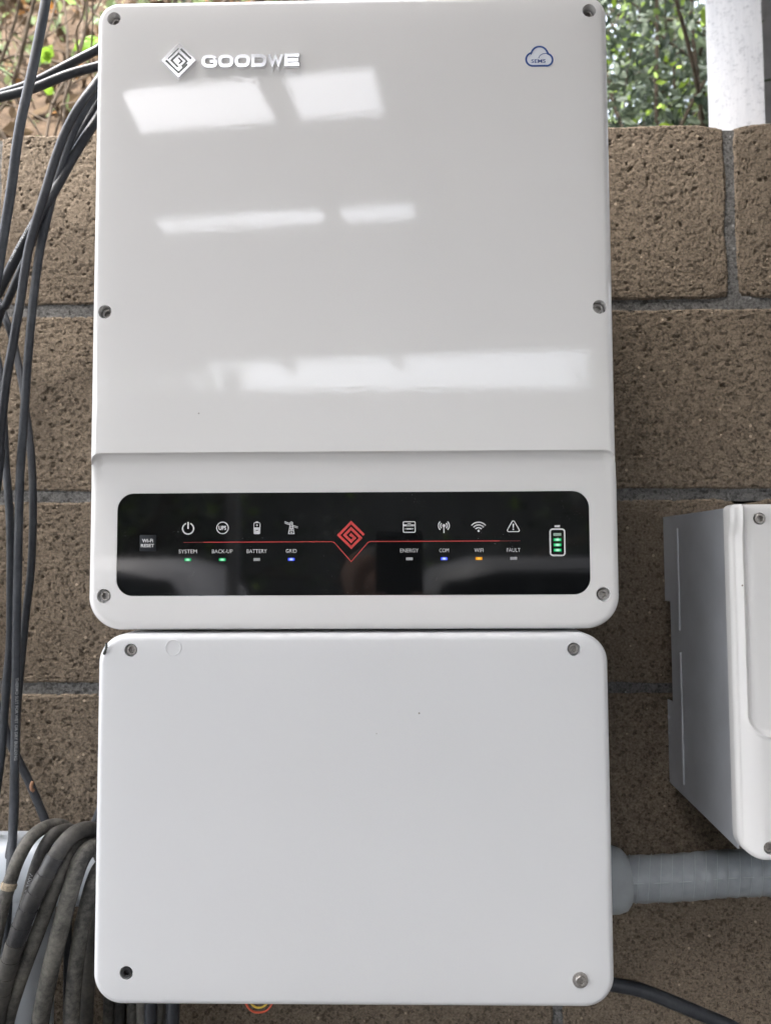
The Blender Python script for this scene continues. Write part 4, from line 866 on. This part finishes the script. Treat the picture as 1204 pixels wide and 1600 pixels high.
nk = vt((0, -1.175, 1.17), .052, up_); hd0 = vt((0, -1.155, 1.235), (.062, .07), nk); hd1 = vt((0, -1.15, 1.315), (.074, .088), hd0); vt((0, -1.155, 1.375), (.062, .075), hd1)
vt((0, -1.052, 1.285), .012, hd1)                                              # nose
for s_ in (-1, 1):
    vt((s_*.080, -1.165, 1.30), (.010, .016), hd1)                             # ear
    hp = vt((s_*.095, -1.24, .52), .085, pel); kn = vt((s_*.105, -1.215, .14), .058, hp); an = vt((s_*.105, -1.255, -.21), .042, kn); vt((s_*.115, -1.12, -.262), .034, an)
    sh = vt((s_*.17, -1.20, 1.07), .058, up_); el = vt((s_*.215, -1.07, .87), .043, sh); wr = vt((.038+s_*.078, -.905, 1.155), .028, el); pm = vt((.038+s_*.062, -.868, 1.215), (.032, .018), wr)
    for k in range(4):                                                         # fingers closing on the back of the phone
        z_ = 1.225+k*.017; L_f = (.85, .95, 1., .9)[k]
        a = vt((.038+s_*.056, -.848, z_), .0095, pm); b_ = vt((.038+s_*.050, -.823, z_+.004), .0088, a); c = vt((.038+s_*(.050-.022*L_f), -.8205, z_+.008), .0078, b_); vt((.038+s_*(.050-.036*L_f), -.8225, z_+.010), .007, c)
    a = vt((.038+s_*.040, -.858, 1.255), .011, pm); vt((.038+s_*.018, -.850, 1.285), .009, a)
me = bpy.data.meshes.new('person'); me.from_pydata(VV, EE, []); pso = bpy.data.objects.new('person', me); COL.objects.link(pso)
sk = pso.modifiers.new('skin', 'SKIN'); sk.use_smooth_shade = True
for i, q in enumerate(me.skin_vertices[0].data): q.radius = RR[i]; q.use_root = (i == pel)
ss = pso.modifiers.new('sub', 'SUBSURF'); ss.levels = 2; ss.render_levels = 2
ev = bpy.data.meshes.new_from_object(pso.evaluated_get(bpy.context.evaluated_depsgraph_get())); bpy.data.objects.remove(pso)
for k in ('skin', 'hair', 'shirt', 'trouser'): ev.materials.append(M[k])
for f_ in ev.polygons:
    c = f_.center
    f_.material_index = 3 if c.z < .60 else (1 if (c.z > 1.352 or (c.y < -1.175 and c.z > 1.22)) else (0 if (c.z > 1.145 or c.y > -1.04) else 2))
    f_.use_smooth = True
tag(obj('person', ev, None), 'person in a dark blue shirt holding up a phone, mirrored in the indicator strip', 'person')
ph = empty('mobile_phone', (.038, -.824, 1.23)); tag(ph, 'dark phone held upright by the person, mirrored right of the red emblem', 'phone')
obj('phone_case', from_bm('phone_case', box_bm(.038-.039, .038+.039, -.831, -.8225, 1.230, 1.391, .0035), 35), 'phone', ph)
obj('camera_bar', from_bm('camera_bar', box_bm(.038-.037, .038+.037, -.8226, -.8195, 1.3395, 1.3605, .001), 35), 'lens', ph)
